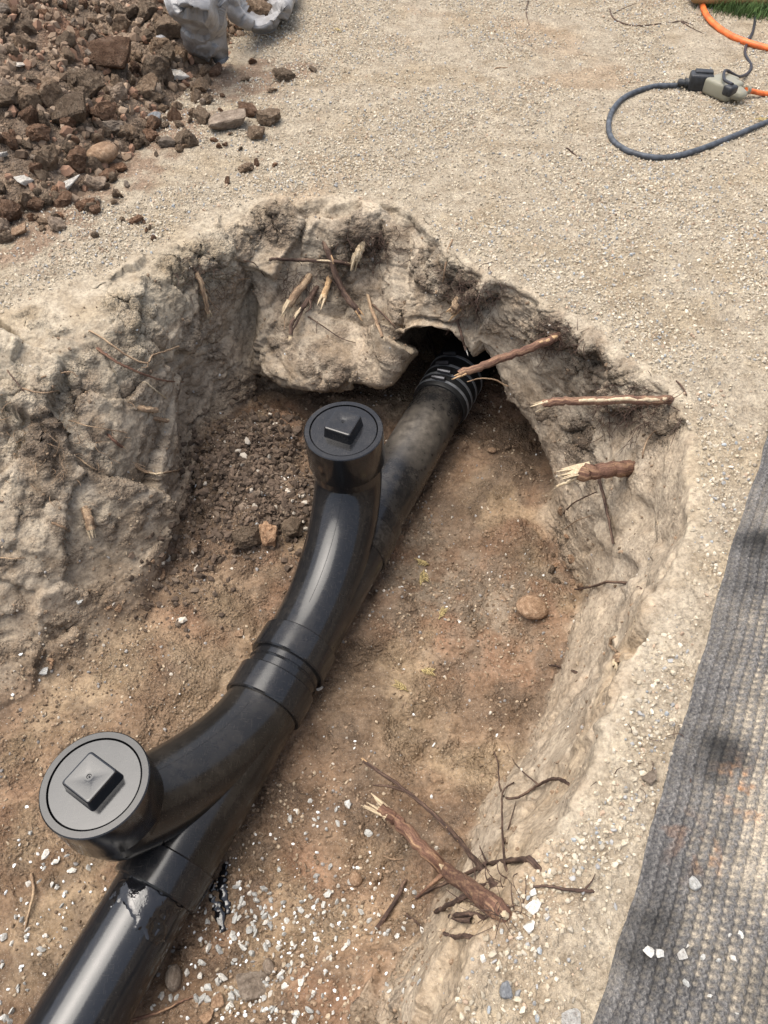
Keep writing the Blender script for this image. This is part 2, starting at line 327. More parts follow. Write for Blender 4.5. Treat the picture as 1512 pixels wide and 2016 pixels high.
near = 1-sstep(1.0, 1.6, 2-LV)

# patches of the pit that differ: (u, v, z, radius, roughness, darkening 0..1)
def blobs(lst, p): return _chunks(_blobs, p, lst)
def _blobs(p, lst):
    out = np.zeros(len(p))
    for u, v, z, r, k in lst:
        c = np.array(P(u, v, z)); d2 = ((p-c)**2).sum(1); out = np.maximum(out, k*np.exp(-d2/(r*r)))
    return out
ROUGH = [(540, 440, -.03, .045, 1), (590, 430, -.03, .04, .9), (700, 500, -.08, .06, 1), (745, 470, -.05, .05, 1), (690, 560, -.13, .05, .9), (860, 540, -.05, .06, 1), (930, 570, -.05, .06, 1), (1080, 640, -.04, .06, 1),
         (1180, 700, -.05, .06, .9), (1240, 770, -.06, .06, 1), (1150, 850, -.2, .06, 1), (390, 500, -.03, .05, 1), (340, 540, -.03, .05, .9), (260, 630, -.04, .05, .9), (130, 790, -.05, .06, 1), (60, 860, -.1, .08, .9),
         (150, 900, -.15, .08, .8), (200, 970, -.24, .06, .9), (1290, 850, -.05, .04, .8), (1110, 1080, -.38, .05, .9), (1130, 1150, -.38, .05, .9), (660, 740, -.25, .05, .7), (930, 1780, -.1, .03, .6)]
rough = np.clip(blobs(ROUGH, p0)*1.1*wall + .0, 0, 1)*np.clip(.75+fbm(p0, 14, 3, 3)*.9, 0, 1.2)
clay = np.clip(fbm(p0, 7, 3, 91)*.9+.45, 0, 1)                # 1 = smooth cut clay, 0 = broken
brk = np.clip(np.maximum(rough, (1-clay)*.28*wall), 0, 1)*(1-.7*sstep(.2, .32, p0[:, 0])*(1-sstep(.72, .82, p0[:, 1])))

d = ground*(fbm(p0, 2.2, 4, 5)*.006+fbm(p0, 14, 3, 7)*.0022)*sstep(.6, 1.2, LV)
rw = sstep(.2, .32, p0[:, 0])*(1-sstep(.78, .88, p0[:, 1]))           # the long right face was cut smooth
rw = np.maximum(rw, sstep(.0, .1, p0[:, 0])*(1-sstep(.45, .55, p0[:, 1])))
def blur(x, k=1):
    g = x.reshape(NT, NS).copy()
    for _ in range(k):
        g[1:-1] = (g[:-2]+2*g[1:-1]+g[2:])/4; g[:, 1:-1] = (g[:, :-2]+2*g[:, 1:-1]+g[:, 2:])/4
    return g.ravel()
WI = np.nonzero(LV > 3.3)[0]; pw = p0[WI]
def put(x):
    o = np.zeros(len(p0)); o[WI] = x; return o
wv_ = np.stack([fbm(pw, 9, 3, 31), fbm(pw, 9, 3, 32), fbm(pw, 9, 3, 33)], 1)
def facets(pts, f, seed, off_amp, tilt_amp):
    f1, f2, hh, off = worley(pts, f, seed); return (hh[:, 0]-.5)*off_amp+(off*((hh-.5)*2)).sum(1)*tilt_amp, f2-f1
fa, ga = facets(pw+wv_*.008, 5.5, 3, .014, .20); fb, gb = facets(pw+wv_*.006, 15, 13, .0045, .22)
crack = np.clip(1-gb/.05, 0, 1)*sstep(.1, .5, fbm(pw, 8, 2, 35)); fc_, gc_ = facets(pw+wv_*.012, 34, 15, .0045, .34); crack = np.maximum(crack, .8*np.clip(1-gc_/.07, 0, 1)*sstep(.0, .4, fbm(pw, 10, 2, 36)))
layer = fbm(pw*np.array([1, 1, 2.0])+wv_*.03, 26, 4, 37, .6); rid = 1-np.abs(fbm(pw*np.array([1, 1, 1.7])+wv_*.02, 15, 3, 39))*2
smooth_ = sstep(.25, .6, clay[WI])*.9
rg = rough[WI]
wd = fbm(pw, 4, 2, 21)*.006 + fa + fb*(1-smooth_)*.9 - crack*.0045*(1-.5*smooth_) + (1-.6*smooth_)*layer*.0022 + np.minimum(fc_, .001)*.6*sstep(-.1, .3, fbm(pw, 6, 2, 38)) + rg*(layer*.004+fc_*1.2+rid*.001)
wdp = put(wd)*wall*(1-.86*rw); d += .35*blur(wdp, 1)+.65*wdp
fd = fbm(pw, 5, 4, 41)*.017 + facets(pw+wv_*.05, 11, 43, .010, .16)[0]*sstep(.3, .6, .5+fbm(pw, 3, 2, 45)) - np.clip(1-np.abs(fbm(pw, 4.3, 3, 47))*6, 0, 1)*.008
d += blur(put(fd)*floor, 2)
d -= .006*rw*wall*np.abs(fbm(p0*np.array([1, 1, .25]), 18, 3, 55))
d += blur(put(facets(pw+wv_*.05, 8, 53, .008, .14)[0])*wall*rw, 3)
# loose heap of dark soil at the back left of the floor
MOUND = [(470, 880, -.37, .085, 1), (540, 850, -.38, .075, 1), (430, 930, -.37, .06, .9), (560, 960, -.39, .06, 1), (500, 960, -.39, .075, 1), (420, 850, -.36, .05, .7), (510, 1030, -.39, .05, .8), (590, 1010, -.4, .05, .8)]
mound = blobs(MOUND, p0)
upz = np.array([0, 0, 1.])
# ragged rim: the edge wanders in and out
hn = Nn[NT*48//100]*1.0; hn[:, 2] = 0; hn /= np.maximum(np.linalg.norm(hn, axis=1)[:, None], 1e-6); hn = np.broadcast_to(hn, G.shape).reshape(-1, 3)
band = sstep(3.2, 3.9, LV)*(1-sstep(5.2, 6.6, LV))*(1-.6*rw)
jag = put(fbm(pw*np.array([1, 1, .4]), 10, 4, 57, .6)*.008 + facets(pw*np.array([1, 1, .35]), 9, 59, .012, .15)[0])
p1 = p0 + nn*d[:, None] + hn*(band*blur(jag, 1))[:, None]
ms = sstep(.15, .9, mound*(1-ground)); p1[:, 2] += ms*(.035+.012*fbm(p0, 13, 3, 61))
RISE = [(330, 1330, -.39, .09, .5), (420, 1180, -.39, .07, .4), (1060, 1180, -.39, .05, .6), (250, 1420, -.39, .08, .5), (850, 1700, -.38, .06, .6), (600, 1950, -.38, .06, .4), (1000, 940, -.4, .08, .8), (1010, 1060, -.4, .07, .7)]
p1[:, 2] += blobs(RISE, p0)*.03*np.clip(floor+.2*wall, 0, 1)
G1 = p1.reshape(G.shape); n1 = normals(G1).reshape(-1, 3)
if n1.reshape(G.shape)[200, NS//2, 2] < 0: n1 = -n1
# crumbs
WI2 = np.nonzero(LV > 1.6)[0]
def put2(x): o = np.zeros(len(p1)); o[WI2] = x; return o
q1 = p1[WI2]; f1, f2, hc, off = worley(q1, 62, 9); crumb = put2((1-f1)*.0085*(.2+hc[:, 0])); g1, g2, hg, off2 = worley(q1, 135, 19); cr2 = put2((1-g1)*.0042*(.2+hg[:, 0]))
fine = put2(fbm(q1, 45, 4, 71, .6)); patch = sstep(.40, .62, .5+put2(fbm(q1, 9, 3, 81)))
rockf = np.clip(brk*1.0 + ms*1.0 + .55*sstep(.50, .72, .5+.5*put(fbm(pw*np.array([1, 1, 1.8])+wv_*.05, 11, 5, 109, .65)))*wall*(1-.7*rw), 0, 1.2)
dd = rockf*(crumb*1.2+cr2) + (wall*.0018*(1+2*rough)+floor*.0036)*(1-.6*rw)*fine + (floor*(.15+.85*patch)+wall*.22*(1-rw))*cr2*.8 + floor*patch*crumb*.25 + ground*near*(fine*.0016 + cr2*.8)
# spade marks: long shallow grooves down the smooth faces
dd += wall*rw*.0007*perlin(p1*np.array([1, 1, .3])+.3, 55, 88)
p2 = p1 + n1*dd[:, None]
G2 = p2.reshape(G.shape)

# soil colours, with some shade painted into the DARK patches
c_dust = np.array([.335, .283, .212]); c_tan = np.array([.355, .296, .224]); c_clay = np.array([.295, .243, .18]); c_floor = np.array([.185, .122, .078])
c_dark = np.array([.08, .058, .042]); c_red = np.array([.23, .135, .085]); c_org = np.array([.12, .09, .066]); c_sand = np.array([.335, .25, .16])
def lerp(a, b, t): return a*(1-t[:, None])+b*t[:, None]
n_a = .5+.5*fbm(p1, 6, 4, 101); n_b = .5+.5*fbm(p1, 3.1, 3, 103); n_c = .5+.5*fbm(p1, 17, 4, 105)
col = c_dust*(np.ones((len(p1), 1)))
col = lerp(col, np.array([.29, .23, .155]), sstep(.45, .8, n_a)*.7)
col = lerp(col, np.array([.30, .22, .145]), sstep(.62, .85, n_b)*.7)
colw = lerp(c_tan*np.ones((len(p1), 1)), c_clay, sstep(.35, .7, n_a)); colw = lerp(colw, np.array([.27, .205, .14]), sstep(.5, .8, n_c)*.7)
strk = sstep(.50, .72, .5+.5*put(fbm(pw*np.array([1, 1, 1.8])+wv_*.05, 11, 5, 109, .65)))*wall*(1-.7*rw)
colw = lerp(colw, np.array([.19, .147, .108]), strk*.7); colw = lerp(colw, np.array([.40, .32, .235]), sstep(.55, .8, .5+.5*put(fbm(pw, 13, 4, 111)))*.5)
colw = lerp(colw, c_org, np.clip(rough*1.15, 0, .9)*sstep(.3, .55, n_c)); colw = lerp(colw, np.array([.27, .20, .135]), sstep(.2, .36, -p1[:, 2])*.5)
colw = lerp(colw, np.array([.345, .28, .205]), rw*.8*sstep(.2, .7, n_a+.1)); colw = lerp(colw, c_sand, rw*.6*sstep(.55, .8, n_b))
colf = lerp(c_floor*np.ones((len(p1), 1)), c_red, sstep(.45, .75, n_b)*.7); colf = lerp(colf, c_sand*.85, sstep(.55, .8, n_a)*.7)
colf = lerp(colf, c_dark*1.4, sstep(.52, .72, n_c)*.55); colf = lerp(colf, np.array([.13, .092, .062]), sstep(.55, .75, .5+.5*fbm(p1, 4.2, 3, 107))*.65)
lft = sstep(.15, .45, -p1[:, 0])*1.7
col = lerp(col, colw, sstep(3.75, 4.9, LV+(n_c-.5)*1.4-lft)); col = lerp(col, colf, sstep(9.0, 10.1, LV+(n_c-.5)*.8))
SANDY = [(330, 1300, -.39, .12, 1), (420, 1200, -.39, .08, .9), (780, 1400, -.39, .09, .9), (720, 1850, -.38, .07, .9), (740, 1700, -.38, .06, .6), (800, 1960, -.3, .08, .8), (950, 1500, -.37, .05, .8), (480, 1250, -.39, .05, .7), (200, 1450, -.39, .1, .6)]
DARK = [(490, 900, -.37, .12, 1), (560, 1010, -.39, .08, 1), (430, 980, -.38, .07, .7), (650, 830, -.39, .08, .9), (720, 1300, -.39, .05, .6), (700, 1480, -.39, .07, .6), (620, 1560, -.39, .06, .5), (420, 1740, -.39, .05, .6), (870, 1000, -.4, .06, .5), (960, 840, -.4, .1, .7)]  # dark loose soil, plus painted shade right of the pipe and in the undercuts
col = lerp(col, c_sand*.92, blobs(SANDY, p1)*.75*np.clip(floor+.4*wall, 0, 1)*sstep(.2, .7, n_a+.1))
col = lerp(col, c_dark, np.clip(blobs(DARK, p1), 0, 1)*.85*np.clip(floor+.6*sstep(8.6, 9.4, LV), 0, 1)*sstep(.15, .55, n_c+.15))
GREYF = [(850, 1150, -.4, .11, 1), (960, 1200, -.4, .1, 1), (1050, 1150, -.4, .06, .8), (820, 1050, -.4, .06, .8)]
col = lerp(col, np.array([.235, .19, .14]), blobs(GREYF, p1)*.8*floor*sstep(.3, .6, n_c))
dk = sstep(.2, .5, np.clip(blobs([(120, 330, 0, .22, 1), (300, 250, 0, .14, 1), (470, 160, 0, .14, .9), (30, 440, 0, .16, 1), (560, 140, 0, .1, .8)], p1), 0, 1)*n_c*1.6)
col = lerp(col, np.array([.21, .14, .095]), dk*ground*.8)
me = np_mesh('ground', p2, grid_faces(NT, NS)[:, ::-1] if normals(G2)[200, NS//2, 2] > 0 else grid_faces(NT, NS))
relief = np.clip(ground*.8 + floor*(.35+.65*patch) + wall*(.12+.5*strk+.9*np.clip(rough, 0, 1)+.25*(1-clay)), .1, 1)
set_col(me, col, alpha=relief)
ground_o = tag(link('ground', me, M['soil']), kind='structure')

# coarse copy used for standing things on the ground
def bvh_of(G, st=2):
    g = G[::st, ::st]; v = g.reshape(-1, 3); f = grid_faces(g.shape[0], g.shape[1])
    return BVHTree.FromPolygons([tuple(x) for x in v.tolist()], f.tolist())
BV = [bvh_of(G2[8:], 2)]
CAMP = Vector((0, 0, CAM_H))
def hit(u, v):
    r = ray(u, v).normalized(); best = None
    for b in BV:
        l, n, i, dd = b.ray_cast(CAMP, r)
        if l and (best is None or dd < best[2]):
            best = (l, n if n.dot(r) < 0 else -n, dd)
    if best is None: l = P(u, v, 0); best = (l, Vector((0, 0, 1)), (l-CAMP).length)
    return best
def drop(x, y, top=1.0):
    best = None
    for b in BV:
        l, n, i, dd = b.ray_cast(Vector((x, y, top)), Vector((0, 0, -1)))
        if l and (best is None or l.z > best[0].z): best = (l, n if n.z > 0 else -n)
    return best or (Vector((x, y, 0)), Vector((0, 0, 1)))
def pxm(u, v): return (hit(u, v)[0]-CAMP).dot(Vector((0, CP, -SP)))/FPX     # metres per photograph pixel there

# ------------------------------------------------------------------ spoil heap behind the pit
HX0, HX1, HY0, HY1 = -2.3, -.2, 1.2, 3.6
hx, hy = np.meshgrid(np.linspace(HX0, HX1, 400), np.linspace(HY0, HY1, 440), indexing='ij')
edge_pts = np.array([(-1.15, 1.2), (-.80, 1.36), (-.62, 1.46), (-.56, 1.62), (-.52, 1.8), (-.46, 2.05), (-.40, 2.3), (-.28, 2.66), (-.2, 3.2), (-.2, 3.7)])
ex = np.interp(hy, edge_pts[:, 1], edge_pts[:, 0]); dist = (ex-hx)*.9
hp = np.stack([hx, hy, np.zeros_like(hx)], -1).reshape(-1, 3); ds = dist.ravel()
hz = np.where(ds > 0, .27*(1-np.exp(-np.maximum(ds, 0)/.42)), ds*.35)
hz = hz + .05*fbm(hp, 3.5, 3, 201)*sstep(0, .3, ds)
back = sstep(2.9, 3.6, hp[:, 1])+sstep(-1.7, -2.3, hp[:, 0])*0; hz = hz*(1-back)-back*.06 - sstep(1.75, 2.25, -hp[:, 0])*.5
hp[:, 2] = hz; f1, f2, hh2, of = worley(hp, 17, 203); g1, g2, hg2, of2 = worley(hp, 40, 207); k1, k2, hk, of3 = worley(hp, 95, 209)
on = sstep(-.05, .12, ds)
hp[:, 2] += on*((1-f1)*.028*(hh2[:, 0]) + (1-g1)*.016*hg2[:, 1] + (1-k1)*.008) - .018
hf = grid_faces(400, 440); hf = hf[(ds[hf] > -.10).all(1)]; keep = np.unique(hf); remap = np.zeros(len(hp), np.int64); remap[keep] = np.arange(len(keep))
me = np_mesh('soil_heap', hp[keep], remap[hf])
na = .5+.5*fbm(hp, 5, 4, 211)
hc_ = lerp(np.array([.225, .166, .118])*np.ones((len(hp), 1)), np.array([.16, .118, .085]), sstep(.3, .7, na)); hc_ = lerp(hc_, np.array([.17, .09, .055]), sstep(.6, .9, .5+.5*fbm(hp, 3, 3, 213))*.8)
set_col(me, (hc_*(0.75+.5*hg2[:, :1]))[keep]); tag(link('soil_heap', me, M['soil']), 'heap of dark crumbly dug out soil behind the pit', 'soil heap')
BV.append(BVHTree.FromPolygons([tuple(x) for x in hp[keep].tolist()], remap[hf].tolist()))

# ------------------------------------------------------------------ drain pipe with cleanouts
def sweep(pts, rads, seg=48, caps=(False, False), up=Vector((0, 0, 1)), tdir=None):
    """tube through pts with a radius at each (equal consecutive points make a step)"""
    pts = [Vector(p) for p in pts]; n = len(pts); V = []; t_prev = None; a = None
    for i in range(n):
        j0 = i-1
        while j0 > 0 and (pts[j0]-pts[i]).length < 1e-6: j0 -= 1
        j1 = i+1
        while j1 < n-1 and (pts[j1]-pts[i]).length < 1e-6: j1 += 1
        lo = pts[max(j0, 0)]; hi = pts[min(j1, n-1)]; t = tdir or (hi-lo).normalized()
        if a is None:
            a = t.cross(up); a = a.normalized() if a.length > 1e-3 else t.orthogonal().normalized()
        else:
            a = (a-t*a.dot(t)).normalized()
        b = t.cross(a)
        for k in range(seg):
            an = 2*math.pi*k/seg; V.append(pts[i]+(a*math.cos(an)+b*math.sin(an))*rads[i])
    F = grid_faces(n, seg, True).tolist()
    if caps[0]: F.append(list(range(seg))[::-1])
    if caps[1]: F.append([(n-1)*seg+k for k in range(seg)])
    return V, F
def mesh_vf(name, V, F, sharp=35, smooth=True):
    me = bpy.data.meshes.new(name); me.from_pydata([tuple(v) for v in V], [], F)
    bm = bmesh.new(); bm.from_mesh(me); bmesh.ops.recalc_face_normals(bm, faces=bm.faces); bm.to_mesh(me); bm.free()
    if smooth:
        me.polygons.foreach_set('use_smooth', np.ones(len(me.polygons), bool))
        if sharp: me.set_sharp_from_angle(angle=math.radians(sharp))
    return me
def joinvf(*l):
    V, F = [], []
    for v, f in l: b = len(V); V += list(v); F += [[i+b for i in x] for x in f]
    return V, F
def bez(a, b, c, d, n=26):
    return [a*(1-t)**3+b*3*t*(1-t)**2+c*3*t*t*(1-t)+d*t**3 for t in [i/(n-1) for i in range(n)]]

pipe = empty('drain_pipe', axis(.55, -.40))
tag(pipe, 'black plastic drain pipe with two capped cleanout risers lying in the pit', 'drain pipe')
def part(name, VF, m, parent=pipe, sharp=35):
    return link(name, mesh_vf(name, *VF, sharp=sharp), M[m], parent)
RP, RF, RH = .0572, .0612, .0672
part('pipe', sweep([axis(q) for q in np.linspace(-.6, .2, 20)], [RP]*20, 64), 'abs_clean')
part('pipe', sweep([axis(q) for q in np.linspace(.8, 1.30, 16)], [RP]*16, 64), 'abs_dusty')
part('pipe', sweep([axis(q) for q in np.linspace(.5, .57, 4)], [RP+.003]*4, 64), 'abs')
def collar(qa, qb, r, m='abs', lip=.0022):
    q = [qa, qa, qa+lip, qb-lip, qb, qb]; part('socket_collar', sweep([axis(x) for x in q], [RP-.004, r-lip, r, r, r-lip, RP-.004], 64), m)
collar(.462, .512, RH); collar(.543, .592, RH); collar(.527, .5315, RP+.0055)
collar(.165, .215, .0645); collar(.80, .855, .0645, 'abs_dusty')
def wye(q0, q1, top, tilt, hub_h, k1, k2, name):
    """long-sweep branch leaving the run at q0 towards the riser over q1; top = centre of the riser's rim"""
    tv = Vector((tilt[0], tilt[1], 1)).normalized(); base = top - tv*hub_h; a = axis(q0); sgn = 1 if q1 > q0 else -1
    ad = Vector((AXD[0], AXD[1], 0))*sgn; low = base - tv*.03
    c = bez(a, a+ad*k1, low-tv*k2, low) + [base]
    run = sweep([axis(q) for q in np.linspace(q0-.01*sgn, q0+sgn*.30, 12)], [RF]*12, 64)
    br = sweep(c, [RF]*(len(c)), 64)
    w = part('combination_wye', joinvf(run, br), 'abs' if sgn > 0 else 'abs_dusty2' if 'abs_dusty2' in M else 'abs', pipe)
    # mould seam along the outside of the sweep
    sv = []
    for i, p in enumerate(c[3:-2]):
        t = (c[i+4]-c[i+2]).normalized(); s_ = t.cross(Vector((0, 0, 1)) if abs(t.z) < .95 else ad); o_ = s_.normalized().cross(t)
        if o_.dot(Vector((0, 0, 1))-ad*.6) < 0: o_ = -o_
        sv.append(p+o_.normalized()*(RF-.0002))
    part('mould_seam', sweep(sv, [.00055]*len(sv), 6), 'abs', w, None)
    # riser hub with a thick rim
    hb = [base-tv*.004, base-tv*.004, base-tv*.0015, top-tv*.0015, top, top, top-tv*.022]
    h = part('riser_hub', sweep(hb, [RF-.002, RH-.0015, RH, RH, RH-.0015, .0580, .0575], 80, tdir=tv), 'abs')
    return tv, base
def plug(top, tv, ang, mt):
    z = tv; x = Vector((1, 0, 0)); x = (x-z*x.dot(z)).normalized(); y = z.cross(x); R = Matrix((x, y, z)).transposed()
    def tr(v): return top+R@Vector(v)
    c = [(0, 0, -.020), (0, 0, -.0024), (0, 0, -.0012), (0, 0, -.0010), (0, 0, -.0009)]; r = [.0566, .0566, .0556, .045, .0008]
    p = part('cleanout_plug', sweep([tr((0, 0, a[2]+i*1e-7)) for i, a in enumerate(c)], r, 80, (True, True), tdir=tv), mt)
    # square head: rounded square rings
    def ring(h, z_, rr):
        o = []
        for k in range(4):
            cx, cy = ((1, 1), (-1, 1), (-1, -1), (1, -1))[k]
            for j in range(5):
                an = math.pi/2*k+math.pi/2*j/4; o.append((1.15*(cx*(h-rr)+rr*math.cos(an)), 1.15*(cy*(h-rr)+rr*math.sin(an)), z_))
        return o
    lv = [(.0232, -.002, .004), (.0229, -.0008, .004), (.0224, .001, .0038), (.0208, .0185, .0034), (.0200, .0202, .003), (.0186, .0209, .0025), (.0180, .0209, .0024), (.0062, .0208, .004), (.005, .0205, .004), (.0028, .0205, .0027), (.0022, .0196, .0021)]
    V, F = [], []
    ca, sa = math.cos(ang), math.sin(ang)
    for h, zz, rr in lv:
        for a, b_, c_ in ring(h, zz, min(rr, h*.98)): V.append(tr((a*ca-b_*sa, a*sa+b_*ca, c_-.0006)))
    F = grid_faces(len(lv), 20, True).tolist(); F.append([(len(lv)-1)*20+k for k in range(20)])
    sq = part('square_head', (V, F), mt, p, 22)
    # moulded nub in the dimple
    part('moulding_nub', sweep([tr((0, 0, .0188)), tr((0, 0, .0204)), tr((0, 0, .0208))], [.0012, .0012, .0007], 12, (False, True)), mt, p)
NEAR_TOP, FAR_TOP = P(186, 1541, -.128), Vector((-.068, .905, -.098))
M['abs_dusty2'] = abs_material('black_plastic_smeared', .11, (.0095, .0087, .008), .17)
tvn, bn = wye(.47, .225, NEAR_TOP, (-.04, .035), .066, .11, .02, 'near')
tvf, bf = wye(.585, .887, FAR_TOP, (-.03, -.055), .072, .17, .06, 'far')
plug(NEAR_TOP, tvn, math.radians(-33), 'abs_clean'); plug(FAR_TOP, tvf, math.radians(-24), 'abs')
# rubber coupling with hose clamps at the tunnel mouth
fc = part('flexible_coupling', sweep([axis(q) for q in (1.232, 1.232, 1.237, 1.36, 1.37, 1.8)], [RP, .0615, .0628, .0628, .06, RP], 64), 'rubber')
for i, q in enumerate((1.244, 1.268, 1.297, 1.332)):
    part('hose_clamp', sweep([axis(q), axis(q), axis(q+.0065), axis(q+.0065)], [.062, .0640, .0640, .062], 64), 'steel', fc)
    an = math.radians(98+i*5-8*(i % 2)); side = Vector((AXD[1], -AXD[0], 0)); c = axis(q+.0045)+(side*math.cos(an)+Vector((0, 0, 1))*math.sin(an))*.0675
    tdir = (side*-math.sin(an)+Vector((0, 0, 1))*math.cos(an)); nrm = (side*math.cos(an)+Vector((0, 0, 1))*math.sin(an)); ad = Vector((AXD[0], AXD[1], 0))
    part('clamp_screw', sweep([c+tdir*x for x in (-.014, -.013, .009, .009, .012, .016, .017)], [.005, .0058, .0058, .0045, .0045, .0045, .0035], 10, (True, True)), 'dark_steel', fc)
# wet cement smeared round the socket under the near riser and dripped on the soil
V, F = [], []
def smear(qc, an0, an1, q0, q1, nq=26, na=30, r=RP, seed=3):
    q, a = np.meshgrid(np.linspace(q0, q1, nq), np.linspace(an0, an1, na), indexing='ij'); P3 = np.stack([q*30, a*2, np.zeros_like(q)], -1).reshape(-1, 3)
    th = .5+fbm(P3, 1.0, 3, seed).reshape(q.shape)*.9 - ((q-(q0+q1)/2)/(q1-q0)*2)**2*.75 - ((a-(an0+an1)/2)/(an1-an0)*2)**4*.7
    rr = np.where(th > 0, r+.0006+np.minimum(th, .5)*.004, r-.003+.001*th)
    sd_ = np.array([AXD[1], -AXD[0]]); cx = AX0[0]+AXD[0]*q+sd_[0]*np.cos(a)*rr; cy = AX0[1]+AXD[1]*q+sd_[1]*np.cos(a)*rr
    return np.stack([cx, cy, PZ+np.sin(a)*rr], -1).reshape(-1, 3), grid_faces(nq, na)
vv, ff = smear(.145, math.radians(20), math.radians(125), .112, .178)
link('cement_smear', np_mesh('cement_smear', vv, ff), M['cement'], pipe)

# ------------------------------------------------------------------ cords
def smooth_path(pts, n=10):
    K = np.array([list(p) for p in pts]); return [Vector(x) for x in crv(K, [n]*(len(K)-1)).tolist()]
def lay(pts, r, lift=0.0):
    """points of the photograph laid on the yard, centre r above it"""
    o = []
    for u, v in pts:
        if 0 <= u <= 1512 and 0 <= v <= 2016: p = hit(u, v)[0]
        else: p = P(u, v, 0)
        o.append(Vector((p.x, p.y, p.z+r*.9+lift)))
    return o
r_ = .0062
bc = lay([(1338, 173), (1285, 175), (1232, 194), (1205, 222), (1197, 255), (1208, 284), (1248, 307), (1308, 315), (1370, 301), (1440, 274), (1512, 244), (1620, 208), (1760, 190)], r_)
pth = smooth_path(bc); cord = empty('extension_cord', bc[0]); tag(cord, 'thick grey black extension cord looped on the gravel', 'cord')
link('cable', mesh_vf('cable', *sweep(pth, [r_]*len(pth), 14, (True, True))), M['cord_black'], cord)
def boxm(c, x, y, z, hx_, hy_, hz_, bev=.2, taper=0):
    """rounded box, axes x y z (unit vectors), half sizes; taper narrows its +x end"""
    bm = bmesh.new(); bmesh.ops.create_cube(bm, size=2)
    for v in bm.verts:
        k = 1-taper*(v.co.x > 0); v.co = Vector((v.co.x*hx_, v.co.y*hy_*k, v.co.z*hz_*k))
    bmesh.ops.bevel(bm, geom=list(bm.edges), offset=min(hx_, hy_, hz_)*bev, segments=3, affect='EDGES', profile=.5)
    R = Matrix((x, y, z)).transposed()
    for v in bm.verts: v.co = c+R@v.co
    V = [v.co.copy() for v in bm.verts]; bm.verts.index_update(); F = [[v.index for v in f.verts] for f in bm.faces]; bm.free(); return V, F
Z = Vector((0, 0, 1))
p_a = hit(1352, 176)[0]; p_b = hit(1395, 180)[0]; p_c = hit(1455, 205)[0]
dx_ = (p_b-p_a); dx_.z = 0; dx_.normalize(); dy_ = Z.cross(dx_)
L = (p_b-p_a).length
pc = (p_a+p_b)/2; pc.z = max(p_a.z, p_b.z)+.021
pl = link('plug', mesh_vf('plug', *boxm(pc, dx_, dy_, Z, L*.52, .0185, .019, .3)), M['plug'], cord)
rl = [(p_a+Vector((0, 0, .014))) + dx_*x for x in (-.026, -.022, -.022, -.016, -.016, -.010, -.010, -.004, -.004, .006)]
link('strain_relief', mesh_vf('strain_relief', *sweep(rl, [.0075, .0075, .0095, .0095, .008, .008, .0115, .0115, .010, .013], 16, (True, True))), M['plug'], cord)
link('plug_cap', mesh_vf('plug_cap', *boxm(pc+dx_*.004+dy_*.006+Z*.0195, dx_, dy_, Z, L*.40, .010, .004, .6)), M['plug'], pl)
# orange cord with a clear three-way tap
oc = empty('tap_cord', p_c); tag(oc, 'orange cord ending in a clear three way outlet tap', 'cord')
dt = (p_c-p_b); dt.z = 0; LT = dt.length; dt.normalize(); dn = Z.cross(dt); tc = (p_b+p_c)/2; tc.z = max(p_b.z, p_c.z)+.020
tap = link('outlet_tap', mesh_vf('outlet_tap', *joinvf(boxm(tc-dt*LT*.12, dt, dn, Z, LT*.42, .030, .0185, .45), boxm(tc+dt*LT*.3, dt, dn, Z, LT*.3, .026, .0165, .6, .45), boxm(tc+dn*.012-dt*LT*.2, dt, dn, Z, LT*.22, .034, .0165, .4))), M['tap'], oc)
op = lay([(1462, 195), (1478, 192), (1512, 190), (1600, 185), (1720, 160)], .0065); op[0].z = tc.z; op[1].z = max(op[1].z, tc.z-.008); opp = smooth_path(op)
link('cable', mesh_vf('cable', *sweep(opp, [.0058]*len(opp), 14, (True, True))), M['cord_orange'], oc)
tie = [op[0]+ (op[1]-op[0])*k for k in (.0, .0, .35, .35)]
link('cable_clamp', mesh_vf('cable_clamp', *sweep(tie, [.006, .0095, .0095, .006], 16)), M['tap'], oc)
# thin black cord with its small plug pushed into the tap
tp = hit(1432, 212)[0]; tp = Vector((tp.x, tp.y, tc.z+.024)) - dn*.012
tcord = empty('thin_cord', tp); tag(tcord, 'thin black power cord plugged into the clear tap', 'cord')
tl = [tp+Vector((0, .0, .012))]+[hit(1412, 200)[0]+Z*.05, hit(1416, 178)[0]+Z*.046]+lay([(1450, 164), (1472, 146), (1478, 132), (1466, 108), (1470, 88), (1482, 62), (1488, 25), (1495, -10)], .0038)+[P(1500, -60, .02)]
tl[3].z += .012; tpth = smooth_path(tl)
link('cable', mesh_vf('cable', *sweep(tpth, [.0036]*len(tpth), 10, (True, True))), M['cord_thin'], tcord)
link('plug', mesh_vf('plug', *boxm(tp, dn, dt, Z, .017, .013, .012, .5, .25)), M['plug'], tcord)
# second orange cord, top right
ol = lay([(1375, -40), (1378, -5), (1386, 30), (1410, 58), (1450, 82), (1512, 101), (1620, 118), (1780, 120)], .0080); olp = smooth_path(ol)
tag(link('orange_cord', mesh_vf('orange_cord', *sweep(olp, [.0080]*len(olp), 16, (True, True))), M['cord_orange']), 'thick orange cord curving out from under the timber beam', 'cord')

